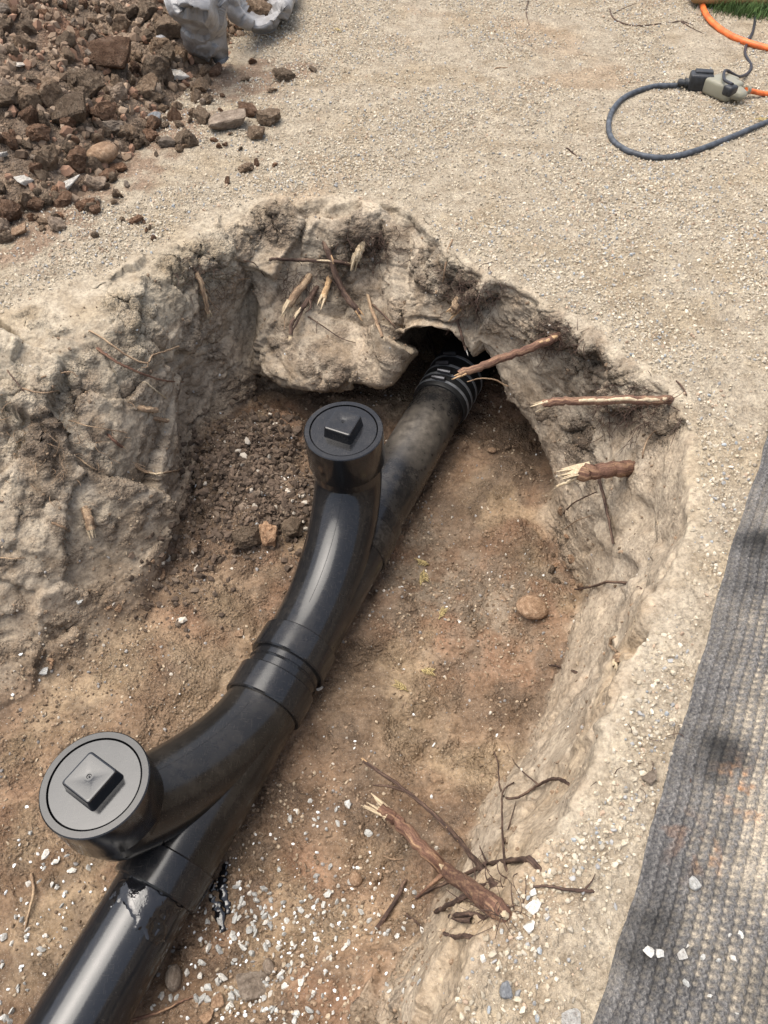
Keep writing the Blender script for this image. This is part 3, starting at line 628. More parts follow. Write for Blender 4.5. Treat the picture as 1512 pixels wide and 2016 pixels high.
# ------------------------------------------------------------------ timber beam and grass, top right corner
b0 = P(1400, 12, .012); b1 = P(1512, 15, .012); bd = (b1-b0); bd.z = 0; bd.normalize(); bn_ = Z.cross(bd)
bm_c = b0+bd*.62+bn_*.047; bm_c.z = .058
tag(link('timber_beam', mesh_vf('timber_beam', *boxm(bm_c, bd, bn_, Z, .68, .045, .046, .35)), M['wood_beam']), 'tan timber beam lying behind the orange cord at the corner', 'beam')
def blades(name, centers, n, hmin, hmax, w, spread, mt, label, cat):
    V, F = [], []
    for i in range(n):
        c = random.choice(centers); x = c[0]+random.gauss(0, spread[0]); y = c[1]+random.gauss(0, spread[1]); z = drop(x, y)[0].z-.004
        h = random.uniform(hmin, hmax); a = random.uniform(0, 6.28); lean = random.uniform(.1, .8)*h; wx, wy = math.cos(a+1.57)*w, math.sin(a+1.57)*w
        dxl, dyl = math.cos(a)*lean, math.sin(a)*lean; b = len(V)
        for t in (0, .4, .75, 1): 
            k = 1-t*.92; cx, cy, cz = x+dxl*t*t, y+dyl*t*t, z+h*t*(1-.15*t); V += [Vector((cx-wx*k, cy-wy*k, cz)), Vector((cx+wx*k, cy+wy*k, cz))]
        for j in range(3): F.append([b+j*2, b+j*2+1, b+j*2+3, b+j*2+2])
    return tag(link(name, mesh_vf(name, V, F, None), M[mt]), label, cat, kind='stuff')
gc = [tuple(P(u, v, 0))[:2] for u, v in ((1425, 22), (1450, 26), (1475, 30), (1500, 32), (1530, 30), (1570, 34), (1440, 16), (1490, 20), (1620, 34))]
blades('grass', gc, 1500, .02, .055, .0013, (.03, .022), 'grass', 'short dark green grass in front of the timber beam', 'grass')

# ------------------------------------------------------------------ plastic sheet
def sheet(rows, sub=(22, 22), amp=.006, seed=5, thick=.0016):
    K = np.array([[list(P(*c)) for c in r] for r in rows]); A_ = crv(K, [sub[0]]*(K.shape[0]-1)); B_ = np.moveaxis(crv(np.moveaxis(A_, 1, 0), [sub[1]]*(K.shape[1]-1)), 0, 1)
    n, m = B_.shape[:2]; nr = normals(B_); p = B_.reshape(-1, 3)
    ff1, ff2, hhs, offs = worley(p, 11, seed); w = (hhs[:, 0]-.5)*.5+(offs*(hhs-.5)).sum(1)*60+.2-np.abs(fbm(p, 20, 2, seed+4))*.5; p = p+nr.reshape(-1, 3)*(w*amp*2)[:, None]
    q = p-nr.reshape(-1, 3)*thick; F = grid_faces(n, m); N_ = n*m
    rim = [i*m for i in range(n)]; bd_ = [j for j in range(m)]+[i*m+m-1 for i in range(1, n)]+[(n-1)*m+j for j in range(m-2, -1, -1)]+[i*m for i in range(n-2, 0, -1)]
    E = [[bd_[i], bd_[(i+1) % len(bd_)], bd_[(i+1) % len(bd_)]+N_, bd_[i]+N_] for i in range(len(bd_))]
    return np.concatenate([p, q]), np.concatenate([F, F[:, ::-1]+N_, np.array(E)])
sh = empty('plastic_sheet', P(430, 125, 0)); tag(sh, 'crumpled light grey plastic sheet poking out of the soil heap', 'plastic sheet')
rows1 = [[(350, -60, .20), (385, -64, .22), (425, -60, .21), (452, -50, .18)],
         [(331, -2, .185), (372, -16, .215), (416, -10, .205), (452, 0, .175)],
         [(336, 28, .165), (375, 22, .185), (418, 24, .175), (446, 20, .15)],
         [(356, 48, .125), (383, 46, .14), (420, 52, .13), (447, 50, .11)],
         [(360, 72, .085), (380, 76, .09), (408, 76, .085), (448, 74, .075)],
         [(365, 90, .05), (378, 98, .045), (402, 86, .075), (449, 97, .04)],
         [(382, 100, .03), (396, 104, .025), (430, 112, .02), (449, 112, .012)],
         [(400, 108, .012), (412, 116, .006), (432, 126, .004), (449, 123, .004)]]
link('draped_front', np_mesh('draped_front', *sheet(rows1)), M['sheet'], sh)
rows2 = [[(440, -40, .14), (448, 0, .12), (453, 30, .085), (470, 50, .05), (503, 66, .012), (530, 62, .008), (556, 40, .012), (578, 12, .02), (600, -30, .03)],
         [(446, -42, .145), (455, -4, .125), (461, 22, .1), (478, 40, .075), (504, 54, .05), (526, 50, .05), (548, 30, .055), (566, 4, .06), (588, -34, .06)],
         [(455, -44, .14), (464, -8, .12), (470, 14, .09), (486, 30, .065), (505, 42, .035), (522, 38, .035), (540, 22, .04), (556, -4, .045), (574, -38, .045)],
         [(465, -44, .10), (473, -12, .07), (478, 6, .045), (490, 18, .02), (506, 28, .01), (520, 24, .01), (532, 12, .012), (546, -10, .014), (560, -40, .014)]]
link('turned_up_edge', np_mesh('turned_up_edge', *sheet(rows2, (10, 10), .004, 9)), M['sheet'], sh)

# ------------------------------------------------------------------ ribbed mat on the right
e0 = Vector((.181, .067, 0)); ed = Vector((.393, .735, 0)).normalized(); en = Vector((ed.y, -ed.x, 0))
nu, nv = 420, 820; wu = .62; lv0, lv1 = -.30, 1.2
a_, b_ = np.meshgrid(np.linspace(0, wu, nu), np.linspace(lv0, lv1, nv), indexing='ij')
wob = .002*np.sin(b_*7+.6)+.0012*np.sin(b_*19)+.001*np.sin(b_*61)
px_ = e0.x+en.x*(a_+wob*np.exp(-a_/.1))+ed.x*b_; py_ = e0.y+en.y*(a_+wob*np.exp(-a_/.1))+ed.y*b_
q3 = np.stack([px_, py_, np.zeros_like(px_)], -1).reshape(-1, 3)
pit_, row_ = .0108, .0085
warp = fbm(q3, 5, 3, 301).reshape(a_.shape)*.003
ph = (a_+warp)/pit_; rowi = np.floor(ph); rib = .5+.5*np.cos(2*math.pi*ph)
bead = .5+.5*np.cos(2*math.pi*(b_/row_+.5*(rowi % 2)+.15*np.sin(rowi*12.9)))
wear = np.clip(.55+fbm(q3, 4.5, 4, 305), 0, 1).reshape(a_.shape)
hgt = .0015+.0062*rib**.6*(.55+.45*bead**.7)
edge_d = sstep(0, .035, a_)
z_ = .0065+.004*edge_d+hgt*(.5+.5*sstep(.0, .02, a_)) + fbm(q3, 3, 3, 307).reshape(a_.shape)*.003
z_[0, :] = -.004
dirt = np.clip((1-rib)*.55+(1-bead)*.55-.34+.25*sstep(.05, .3, a_)+(fbm(q3, 9, 4, 309).reshape(a_.shape))*.75, 0, 1)*(.25+.75*sstep(.015, .07, a_))
cm = np.array([.074, .071, .07])*np.ones((a_.size, 1)); cm = lerp(cm, np.array([.175, .166, .156]), (rib*bead*.8).ravel()); cm = lerp(cm, np.array([.345, .30, .235]), np.clip(dirt.ravel()*1.1, 0, .88))
def stain(u, v, r, k): 
    c = P(u, v, 0); return k*np.exp(-(((q3[:, 0]-c.x)**2+(q3[:, 1]-c.y)**2)/(r*r))**1.5)
st = np.zeros(len(q3))
for u, v, r, k in ((1490, 1080, .028, .95), (1475, 1150, .03, .5), (1420, 1490, .026, .95), (1405, 1530, .02, .6), (1290, 1840, .026, .7), (1275, 1900, .03, .7), (1500, 1990, .03, .5)): st = np.maximum(st, stain(u, v, r, k))
st = np.clip(st*(.75+.6*fbm(q3, 16, 3, 311)), 0, 1); cm = lerp(cm, np.array([.022, .021, .02]), st)
rust = np.zeros(len(q3))
for u, v, r in ((1335, 1640, .02), (1345, 1700, .02), (1385, 1690, .018), (1460, 1560, .03)): rust = np.maximum(rust, stain(u, v, r, .9))
cm = lerp(cm, np.array([.30, .13, .045]), rust*sstep(.25, .55, fbm(q3, 60, 2, 313)+.25)*dirt.ravel().clip(.2, 1))
q3[:, 2] = z_.ravel()
me = np_mesh('ribbed_mat', q3, grid_faces(nu, nv)[:, ::-1]); set_col(me, cm)
tag(link('ribbed_mat', me, M['mat']), 'dirty blue grey ribbed mat lying beside the pit', 'mat')
BV.append(bvh_of(q3.reshape(nu, nv, 3), 3))

# ------------------------------------------------------------------ stones and clods
def stone_mesh(name, seed, sub=3, lump=.25, cuts=7, fine=.05, flat=(1, 1, 1), smooth=True):
    bm = bmesh.new(); bmesh.ops.create_icosphere(bm, subdivisions=sub, radius=1); V = np.array([v.co[:] for v in bm.verts]); F = np.array([[v.index for v in f.verts] for f in bm.faces]); bm.free()
    r = np.random.default_rng(seed); V = V*np.array(flat)
    for k in range(cuts):
        n = r.normal(size=3); n /= np.linalg.norm(n); dd_ = r.uniform(.34, .78)*np.abs(n*np.array(flat)).sum()**.5*.8; s = V@n; ex_ = np.maximum(s-dd_, 0); V = V-ex_[:, None]*n*.93
    off_ = r.uniform(0, 50, 3); dirn = V/np.maximum(np.linalg.norm(V, axis=1)[:, None], 1e-6)
    V = V+dirn*(fbm(V+off_, 1.3, 2, seed)*lump+fbm(V+off_, 4, 3, seed+3)*fine)[:, None]
    V -= (V.max(0)+V.min(0))/2; V /= np.abs(V).max(); me_ = np_mesh(name, V, F, smooth)
    if smooth and cuts > 3: me_.set_sharp_from_angle(angle=math.radians(24))
    return me_
def hull_mesh(name, seed, flat, cuts=3, fine=.05):
    r = np.random.default_rng(seed); bm = bmesh.new()
    for sx in (-1, 1):
        for sy in (-1, 1):
            for sz in (-1, 1):
                q = np.array([sx, sy, sz])*r.uniform(.15, .95, 3)*np.array(flat); bm.verts.new(q)
    for k in range(9): q = r.normal(size=3); q /= np.linalg.norm(q); bm.verts.new(q*np.array(flat)*r.uniform(.75, 1.1))
    h = bmesh.ops.convex_hull(bm, input=list(bm.verts)); bmesh.ops.delete(bm, geom=[v for v in bm.verts if not v.link_faces], context='VERTS')
    bmesh.ops.bevel(bm, geom=list(bm.edges), offset=.06, segments=1, affect='EDGES'); bmesh.ops.triangulate(bm, faces=list(bm.faces)); bmesh.ops.subdivide_edges(bm, edges=list(bm.edges), cuts=cuts, use_grid_fill=True); bmesh.ops.triangulate(bm, faces=list(bm.faces))
    V = np.array([v.co[:] for v in bm.verts]); bm.verts.index_update(); F = np.array([[v.index for v in f.verts] for f in bm.faces]); bm.free()
    o = r.uniform(0, 40, 3); dr = V/np.maximum(np.linalg.norm(V, axis=1)[:, None], 1e-6); V = V+dr*(fbm(V+o, 2.2, 2, seed)*fine*1.4+fbm(V+o, 7, 3, seed+1)*fine)[:, None]
    V -= (V.max(0)+V.min(0))/2; V /= np.abs(V).max(); me_ = np_mesh(name, V, F, True); me_.set_sharp_from_angle(angle=math.radians(26)); return me_
CL = [hull_mesh('soil_clod', 700+i, (1, random.uniform(.7, 1), random.uniform(.55, .85)), 3, .07) if i % 2 else stone_mesh('soil_clod', 400+i, 4, .10, 13, .085, (1, random.uniform(.7, 1), random.uniform(.55, .85))) for i in range(12)]
SM = [stone_mesh('soil_clod', 430+i, 2, .12, 11, .08, (1, random.uniform(.7, 1), random.uniform(.55, .9)), False) for i in range(12)]
RK = [hull_mesh('rock', 720+i, (1, .8, .5), 2, .025) for i in range(5)]
CB = [stone_mesh('cobble', 480+i, 3, .06, 1, .012, (1, .92, .72)) for i in range(2)]
CH = [stone_mesh('stone_chip', 500+i, 1, .1, 9, .04, (1, random.uniform(.6, .9), random.uniform(.4, .7)), False) for i in range(10)]
def clod_label(u, v, w, m):
    k = {'clod': 'brown', 'clod_red': 'rusty red', 'rock': 'grey brown'}[m]; z = 'small' if w < 19 else 'medium' if w < 30 else 'large'
    pl = 'near the plastic sheet' if u > 290 and v < 170 else 'at the foot of the soil heap' if v > 290 else 'in the upper left of the soil heap' if u < 200 and v < 150 else 'at the left edge of the soil heap' if u < 110 else 'in the middle of the soil heap' if u < 280 else 'on the right slope of the soil heap'
    return f'{z} {k} clod {pl}'
USED = {}
def stone(name, base, m, pos, size, rot, label=None, cat=None, group=None):
    key = (base.name, m)
    if key not in USED:
        me_ = base if not base.materials else base.copy(); me_.materials.clear(); me_.materials.append(M[m]); USED[key] = me_
    o = bpy.data.objects.new(name, USED[key]); COL.objects.link(o); o.location = pos; o.scale = size; o.rotation_euler = rot
    return tag(o, label, cat, group)
def place(u, v, w, h, base, m, label, cat, group=None, name=None, rot=None, sink=.25, flat=.75):
    l, n, dd_ = hit(u, v+h*.25); k = pxm(u, v+h*.25); sx = w*k/2; sz = max(h*k*.5, sx*.45)*flat; sy = (sx+sz)*.55
    l = l+Z*sz*(1-2*sink)*.8
    return stone(name or base.name.split('.')[0], base, m, l, (sx, sy, sz), rot or (random.uniform(-.3, .3), random.uniform(-.3, .3), random.uniform(0, .6)), label, cat, group)
HERO = [
 (214, 108, 100, 92, RK[0], 'clod_red', 'large flat reddish slab of earth standing in the soil heap', 'clod', 'soil_clod'),
 (172, 168, 78, 48, CL[0], 'clod', 'long brown clod just below the big reddish slab', 'clod', 'soil_clod'),
 (107, 182, 46, 70, CL[1], 'clod', 'upright narrow clod left of the long brown clod', 'clod', 'soil_clod'),
 (146, 215, 74, 90, RK[1], 'clod', 'leaning brown slab between the upright clod and the red clod', 'clod', 'soil_clod'),
 (205, 221, 62, 50, CL[2], 'clod_red', 'rusty red angular clod above the round cobble', 'clod', 'soil_clod'),
 (204, 301, 66, 56, CB[0], 'cobble', 'smooth round tan cobble at the foot of the soil heap', 'cobble', 'cobble'),
 (99, 312, 50, 72, CL[3], 'clod', 'tall olive brown clod left of the round cobble', 'clod', 'soil_clod'),
 (156, 314, 44, 46, CL[4], 'clod_red', 'reddish brown clod touching the round cobble', 'clod', 'soil_clod'),
 (137, 362, 56, 28, RK[2], 'pale_rock', 'pinkish white rock below the round cobble', 'rock', 'rock'),
 (187, 360, 50, 32, RK[3], 'rock', 'grey rock right beside the pinkish white rock', 'rock', 'rock'),
 (50, 354, 34, 26, RK[4], 'pale_rock', 'pale broken rock with a brown chip at the heap foot', 'rock', 'rock'),
 (6, 305, 22, 28, RK[2], 'pale_rock', 'white stone at the left edge of the soil heap', 'rock', 'rock'),
 (450, 236, 80, 56, RK[1], 'rock', 'broad flat grey brown rock lying on the gravel', 'rock', 'rock'),
 (494, 213, 50, 40, CL[5], 'clod_red', 'reddish clod behind the broad flat grey rock', 'clod', 'soil_clod'),
 (530, 230, 52, 44, CL[6], 'clod', 'brown clod right of the broad flat grey rock', 'clod', 'soil_clod'),
 (505, 260, 38, 34, CL[7], 'clod', 'small dark clod in front of the broad flat grey rock', 'clod', 'soil_clod'),
 (507, 22, 78, 54, CL[8], 'clod', 'big brown clod resting in the fold of the plastic sheet', 'clod', 'soil_clod'),
 (562, 148, 48, 30, CL[9], 'clod', 'crumbled clod lying alone on the gravel near the sheet', 'clod', 'soil_clod'),
 (485, 330, 34, 24, CL[10], 'clod', 'small lone clod on gravel above the pit rim', 'clod', 'soil_clod'),
 (260, 24, 38, 34, CL[11], 'clod', None, 'clod', 'soil_clod'), (293, 24, 40, 50, CL[0], 'clod', None, 'clod', 'soil_clod'), (335, 55, 54, 52, CL[1], 'clod', 'rounded brown clod against the left side of the plastic sheet', 'clod', 'soil_clod'),
 (398, 112, 44, 46, CL[2], 'clod', 'brown clod under the hem of the plastic sheet', 'clod', 'soil_clod'), (425, 140, 36, 28, CL[3], 'clod_red', None, 'clod', 'soil_clod'), (308, 138, 60, 56, CL[4], 'clod', None, 'clod', 'soil_clod'),
 (274, 106, 30, 40, CL[5], 'clod', None, 'clod', 'soil_clod'), (332, 106, 32, 46, CL[6], 'clod', None, 'clod', 'soil_clod'), (358, 110, 28, 50, CL[7], 'clod', None, 'clod', 'soil_clod'), (20, 416, 62, 70, CL[8], 'clod_red', 'big reddish brown clod at the left edge below the heap', 'clod', 'soil_clod'),
 (66, 196, 52, 62, CL[9], 'clod', None, 'clod', 'soil_clod'), (14, 192, 70, 46, CL[10], 'clod', None, 'clod', 'soil_clod'), (38, 454, 40, 30, RK[0], 'cobble', 'small yellowish stone under the big clod at left edge', 'stone', 'rock'),
 (270, 432, 32, 22, CL[11], 'clod_red', 'flat dark red clod lying alone on gravel left of the pit rim', 'clod', 'soil_clod'), (298, 268, 32, 28, CL[0], 'clod_red', None, 'clod', 'soil_clod'), (330, 279, 34, 24, CL[1], 'rock', None, 'clod', 'soil_clod'), (360, 272, 38, 32, CL[2], 'clod', None, 'clod', 'soil_clod'),
 (170, 402, 42, 30, CL[3], 'clod_red', None, 'clod', 'soil_clod'), (128, 395, 42, 28, CL[4], 'clod_red', None, 'clod', 'soil_clod'), (75, 395, 44, 40, CL[5], 'clod_red', None, 'clod', 'soil_clod'), (290, 170, 60, 44, CL[6], 'clod', None, 'clod', 'soil_clod'),
 (245, 255, 44, 40, CL[7], 'clod', None, 'clod', 'soil_clod'), (262, 265, 36, 50, CL[8], 'clod', None, 'clod', 'soil_clod'), (80, 260, 50, 44, CL[9], 'clod_red', None, 'clod', 'soil_clod'), (215, 345, 40, 30, CL[10], 'clod_red', None, 'clod', 'soil_clod'), (235, 330, 36, 28, CL[11], 'clod_red', None, 'clod', 'soil_clod'),
 (220, 250, 50, 40, CL[3], 'rock', None, 'clod', 'soil_clod'), (305, 228, 26, 26, RK[3], 'slate', 'small purple grey stone in the foot of the soil heap', 'stone', 'rock'), (318, 80, 22, 24, CB[1], 'slate', 'small blue grey pebble left of the plastic sheet', 'stone', 'cobble'),
 (350, 148, 48, 16, RK[4], 'pale_rock', 'thin white shard of stone below the plastic sheet', 'stone', 'rock'), (44, 128, 34, 12, RK[2], 'pale_rock', 'thin white sliver in the shaded upper left heap', 'stone', 'rock'),
 (530, 1045, 40, 62, CL[7], 'cobble', 'upright tan brown clod on the dark loose soil in the pit', 'clod', 'soil_clod'), (490, 1050, 60, 50, CL[9], 'clod', 'dark clod left of the upright tan clod in the pit', 'clod', 'soil_clod'),
 (575, 1035, 54, 60, CL[10], 'clod', 'dark clod between the upright tan clod and the pipe', 'clod', 'soil_clod'), (470, 1245, 22, 22, RK[0], 'cobble', 'small pinkish tan stone on the floor left of the pipe', 'stone', 'rock'),
 (700, 1725, 26, 28, CB[1], 'cobble', 'small ochre pebble on the pit floor beside the big root', 'stone', 'cobble'), (345, 1910, 30, 68, CB[0], 'rock', 'long grey brown pebble beside the near pipe', 'stone', 'cobble'),
 (505, 1930, 80, 34, RK[4], 'rock', 'broad flat brown rock among the white chips', 'rock', 'rock'), (428, 1965, 28, 36, RK[3], 'cobble', 'yellowish pebble left of the broad flat rock', 'stone', 'rock'), (530, 1895, 24, 34, CB[1], 'rock', 'brown pebble above the broad flat rock', 'stone', 'cobble'), (410, 1995, 30, 32, RK[2], 'cobble', 'yellowish rough pebble at the bottom edge of the frame', 'stone', 'rock'),
 (1045, 1190, 62, 40, CB[1], 'cobble', 'half buried tan stone on the floor by the right wall', 'stone', 'rock'), (968, 885, 18, 14, CB[0], 'cobble', 'small pale pebble on the floor right of the tunnel', 'stone', 'cobble'),
 (1280, 1525, 34, 34, RK[2], 'rock', 'pinkish grey stone in the gravel at the mat edge', 'stone', 'rock'), (993, 1940, 24, 44, RK[3], 'slate', 'blue grey flat stone on the gravel rim', 'stone', 'rock'), (1120, 1998, 54, 30, RK[0], 'pale_rock', 'pale dusty stone beside the mat at the bottom edge', 'stone', 'rock'),
 (1050, 1780, 34, 20, RK[4], 'chip', 'largest white stone on the rim beside the thick root', 'stone', 'rock'), (1043, 1820, 26, 26, RK[2], 'chip', 'white stone below the largest white stone on the rim', 'stone', 'rock'), (1048, 1755, 18, 18, RK[0], 'chip', 'white stone above the largest white stone on the rim', 'stone', 'rock'),
 (1363, 1733, 20, 36, RK[3], 'chip', 'pointed white stone chip lying on the mat', 'stone', 'rock'), (1277, 1868, 24, 24, RK[4], 'chip', 'left of two white chips in a dark stain on the mat', 'stone', 'rock'), (1297, 1872, 16, 22, RK[1], 'chip', 'right of two white chips in a dark stain on the mat', 'stone', 'rock'), (1340, 1876, 24, 26, RK[0], 'pale_rock', 'cream stone chip right of the stained mat patch', 'stone', 'rock'),
 (158, 1183, 14, 13, RK[2], 'chip', 'lone white stone on the floor at the left wall foot', 'stone', 'rock'), (88, 1319, 18, 18, RK[3], 'chip', 'blue white stone on the left of the pit floor', 'stone', 'rock'), (628, 1352, 18, 12, RK[4], 'chip', 'white stone just right of the middle pipe collars', 'stone', 'rock'),
 (1318, 95, 30, 18, CL[2], 'clod', None, 'clod', 'soil_clod'),
]
HERO = HERO[:-1]
for i, (u, v, w, h, b, m, lab, cat, nm) in enumerate(HERO):
    slab = b in RK
    place(u, v, w, h, b, m, lab or clod_label(u, v, w, m), cat, 'clods in the soil heap' if not lab else None, nm, None if not (lab and 'slab' in lab and 'leaning' not in lab) else (.7, .1, .2), .2, .95)
# the rest of the countable clods of the heap
poly = [(0, 0), (330, 0), (345, 60), (400, 130), (430, 160), (390, 250), (370, 290), (260, 330), (240, 400), (150, 430), (0, 480)]
def inside(x, y, pl):
    c = False
    for i in range(len(pl)):
        (x0, y0), (x1, y1) = pl[i-1], pl[i]
        if (y0 > y) != (y1 > y) and x < (x1-x0)*(y-y0)/(y1-y0)+x0: c = not c
    return c
cnt = 0
while cnt < 235:
    u, v = random.uniform(-10, 440), random.uniform(-5, 470)
    if not inside(u, v, poly): continue
    w = random.choice((14, 16, 18, 20, 24, 28, 34, 40)); cnt += 1
    mm = random.choice(('clod', 'clod', 'clod', 'clod_red', 'rock'))
    place(u, v, w, w*random.uniform(.7, 1.1), random.choice(SM if w < 24 else CL), mm, clod_label(u, v, w, mm), 'clod', 'clods in the soil heap', 'soil_clod', (random.uniform(0, 6), random.uniform(0, 6), random.uniform(0, 6)), .22, .9)
for k in range(26):
    u, v = random.choice(((300, 430), (420, 300), (460, 280), (560, 170), (250, 440), (100, 470), (420, 190)))
    u += random.gauss(0, 45); v += random.gauss(0, 25); w = random.uniform(12, 22)
    place(u, v, w, w*.8, random.choice(SM), random.choice(('clod_red', 'clod')), 'small crumb of brown soil on gravel '+('by the plastic sheet' if v < 200 else 'at the left of the pit rim' if v > 380 else 'between the heap and the pit'), 'clod', 'soil crumbs scattered round the heap', 'soil_clod', (random.uniform(0, 6), random.uniform(0, 6), random.uniform(0, 6)), .2, .9)
for k in range(34):                                # crumbled off the walls, at their foot
    (u, v, pl) = random.choice(((1110, 1085, 'at the foot of the right wall'), (1130, 1140, 'at the foot of the right wall'), (1060, 1000, 'at the foot of the right wall'), (215, 1190, 'at the foot of the left wall'), (120, 1300, 'at the foot of the left wall'), (330, 1100, 'at the foot of the left wall'), (640, 830, 'under the overhanging back wall')))
    u += random.gauss(0, 30); v += random.gauss(0, 16); w = random.uniform(10, 24)
    place(u, v, w, w*.8, random.choice(CL), 'cobble' if k % 3 else 'clod', ('small' if w < 16 else 'larger')+(' tan' if k % 3 else ' brown')+' crumb of soil '+pl, 'clod', 'soil crumbs fallen from the walls', 'soil_clod', (random.uniform(0, 6), random.uniform(0, 6), random.uniform(0, 6)), .3, .9)
pv, pf = joinvf(*[([v.co.copy() for v in o.data.vertices], [list(f.vertices) for f in o.data.polygons]) for o in pipe.children_recursive])
PIPE_BV = BVHTree.FromPolygons([tuple(v) for v in pv], pf)
def under_pipe(u, v):
    r = ray(u, v).normalized(); l, n, i, dd_ = PIPE_BV.ray_cast(CAMP, r); return l is not None and dd_ < hit(u, v)[2]+.02
# white stone chips in the pit, individually
CHIPZ = [(520, 1860, 70, 70, 60), (560, 1960, 60, 50, 45), (430, 1960, 60, 45, 30), (680, 1800, 70, 70, 22), (460, 1790, 50, 50, 30), (640, 1610, 50, 40, 14), (110, 1720, 60, 40, 14), (60, 1850, 60, 60, 16), (30, 1960, 40, 40, 12), (720, 1900, 80, 80, 16), (300, 1960, 60, 30, 10), (560, 1730, 70, 50, 14), (1000, 1860, 60, 90, 6), (1400, 1900, 70, 70, 9)]
NCH = 0
for u0, v0, su, sv, n in CHIPZ:
    for k in range(n):
        u, v = random.gauss(u0, su*.75), random.gauss(v0, sv*.75)
        if not (0 < u < 1512 and 0 < v < 2030) or under_pipe(u, v) or under_pipe(u, v+8): continue
        w = random.choice((11, 12, 13, 14, 16, 18, 21)); zz = 'tiny' if w < 13 else 'small' if w < 16 else 'larger'; lab = zz+' white stone chip on the floor '+('left of the near pipe' if u < 260 else 'under the cement spill by the near pipe' if u < 480 and v < 1840 else ('left of' if u < 465 else 'right of' if u > 550 else 'behind' if v < 1925 else 'in front of')+' the broad flat rock' if v > 1850 and u < 660 else 'near the thickest root' if u > 620 else 'right of the near riser'); gr = 'white stone chips on the pit floor'
        if u > 1200: lab = 'small white stone chip lying on the ribbed mat'; gr = 'white stone chips on the mat'
        elif u > 900: lab = 'small white stone chip on the gravel rim near the thick root'; gr = 'white stone chips on the rim'
        place(u, v, w, w*.85, random.choice(CH), 'chip', lab, 'stone', gr, 'stone_chip', (random.uniform(0, 6), random.uniform(0, 6), random.uniform(0, 6)), .3, .85); NCH += 1

# ------------------------------------------------------------------ roots
def resolve(pts):
    """(u, v, offset) = that far in front of the soil; (u, v, 'r', d) = distance measured from the first point; (u, v) in between"""
    D = []; d0 = None
    for p in pts:
        if len(p) == 3: dd_ = hit(p[0], p[1])[2]-p[2]
        elif len(p) == 4: dd_ = d0+p[3]
        else: dd_ = None
        if d0 is None: d0 = dd_
        D.append(dd_)
    idx = [i for i, x in enumerate(D) if x is not None]; D = np.interp(range(len(D)), idx, [D[i] for i in idx])
    return [CAMP+ray(p[0], p[1]).normalized()*d_ for p, d_ in zip(pts, D)]
def bark_tube(path, r0, r1, seg=10, seed=0, bumpy=.18):
    n = len(path); rad = [(r0+(r1-r0)*i/(n-1)) for i in range(n)]
    V, F = sweep(path, rad, seg); V = np.array([list(v) for v in V]); c = np.repeat(np.array([list(p) for p in path]), seg, 0)
    f = 1+bumpy*.5*fbm(V, .35/max(r0, .002), 3, seed); V = c+(V-c)*f[:, None]; return [Vector(v) for v in V.tolist()], F
def bark_mesh(name, path, r0, r1, seg, seed):
    V, F = bark_tube(path, r0, r1, seg, seed); me_ = mesh_vf(name, V, F, sharp=None); n = len(path)
    ln = np.concatenate([[0], np.cumsum([(path[i+1]-path[i]).length for i in range(n-1)])]); a = np.tile(np.arange(seg)*2*math.pi/seg, n); L_ = np.repeat(ln, seg)
    uv = np.stack([np.cos(a)*r0+seed*.37, np.sin(a)*r0, L_*.13], 1); at_ = me_.attributes.new('grain', 'FLOAT_VECTOR', 'POINT'); at_.data.foreach_set('vector', uv.astype(np.float32).ravel()); return me_
def splinters(tip, dirv, r, n, ln, seed):
    rr = random.Random(seed); out = []
    x = dirv.orthogonal().normalized(); y = dirv.cross(x)
    for k in range(n):
        a = rr.uniform(0, 6.28); s = rr.uniform(.1, .85)*r; b = tip+(x*math.cos(a)+y*math.sin(a))*s-dirv*ln*.5; l = ln*rr.uniform(.5, 1.5)
        dd_ = (dirv+(x*math.cos(a)+y*math.sin(a))*rr.uniform(-.05, .22)+x*rr.uniform(-.1, .1)).normalized(); w = r*rr.uniform(.22, .5)
        out.append(sweep([b, b+dd_*l*.55, b+dd_*l], [w, w*.75, w*.12], 5, (True, True)))
    return joinvf(*out)
RSEED = [0]
def root(pts, r0, r1, bark, label, torn=0, raw='raw_wood', group=None, forks=(), name='root', stripes=0, n=7):
    RSEED[0] += 1; sd_ = RSEED[0]; K = resolve(pts); nb = hit(pts[0][0], pts[0][1])[1]; K = [K[0]-nb*max(.02, 3*r0)+(K[0]-K[1]).normalized()*.01]+K; path = smooth_path(K, n)
    path = [p+Vector((random.gauss(0, 1), random.gauss(0, 1), random.gauss(0, 1)))*r0*.12 for p in path]
    o = empty(name, K[0]); tag(o, label, 'root', group)
    link('bark', bark_mesh('bark', path, r0, r1, 14 if r0 > .005 else 8, sd_), M[bark], o)
    if torn:
        d_ = (path[-1]-path[-4]).normalized()
        link('torn_end', mesh_vf('torn_end', *splinters(path[-1], d_, r1, torn, max(r1*3.2, .012), sd_), sharp=40), M[raw], o)
    for k in range(stripes):                       # strips where the bark is peeled off
        i0 = random.randint(len(path)//5, len(path)*3//5); i1 = min(len(path)-2, i0+random.randint(5, 12)); off_ = Vector((random.uniform(-.5, .5), -.55, .7)).normalized()
        seg_ = path[i0:i1]; rr = [(r0+(r1-r0)*(i0+j)/len(path)) for j in range(len(seg_))]
        wv = [r0*.42*math.sin(math.pi*(j+.5)/len(seg_))+r0*.03 for j in range(len(seg_))]
        link('peeled_strip', mesh_vf('peeled_strip', *sweep([p+off_*r*.74 for p, r in zip(seg_, rr)], wv, 7, (True, True)), sharp=None), M[raw], o)
    for fk in forks:
        fpts, fr = fk; fp = smooth_path(resolve(fpts), 6); link('side_root', bark_mesh('side_root', fp, fr, fr*.35, 7, sd_+9), M[bark], o)
    return o
T = root
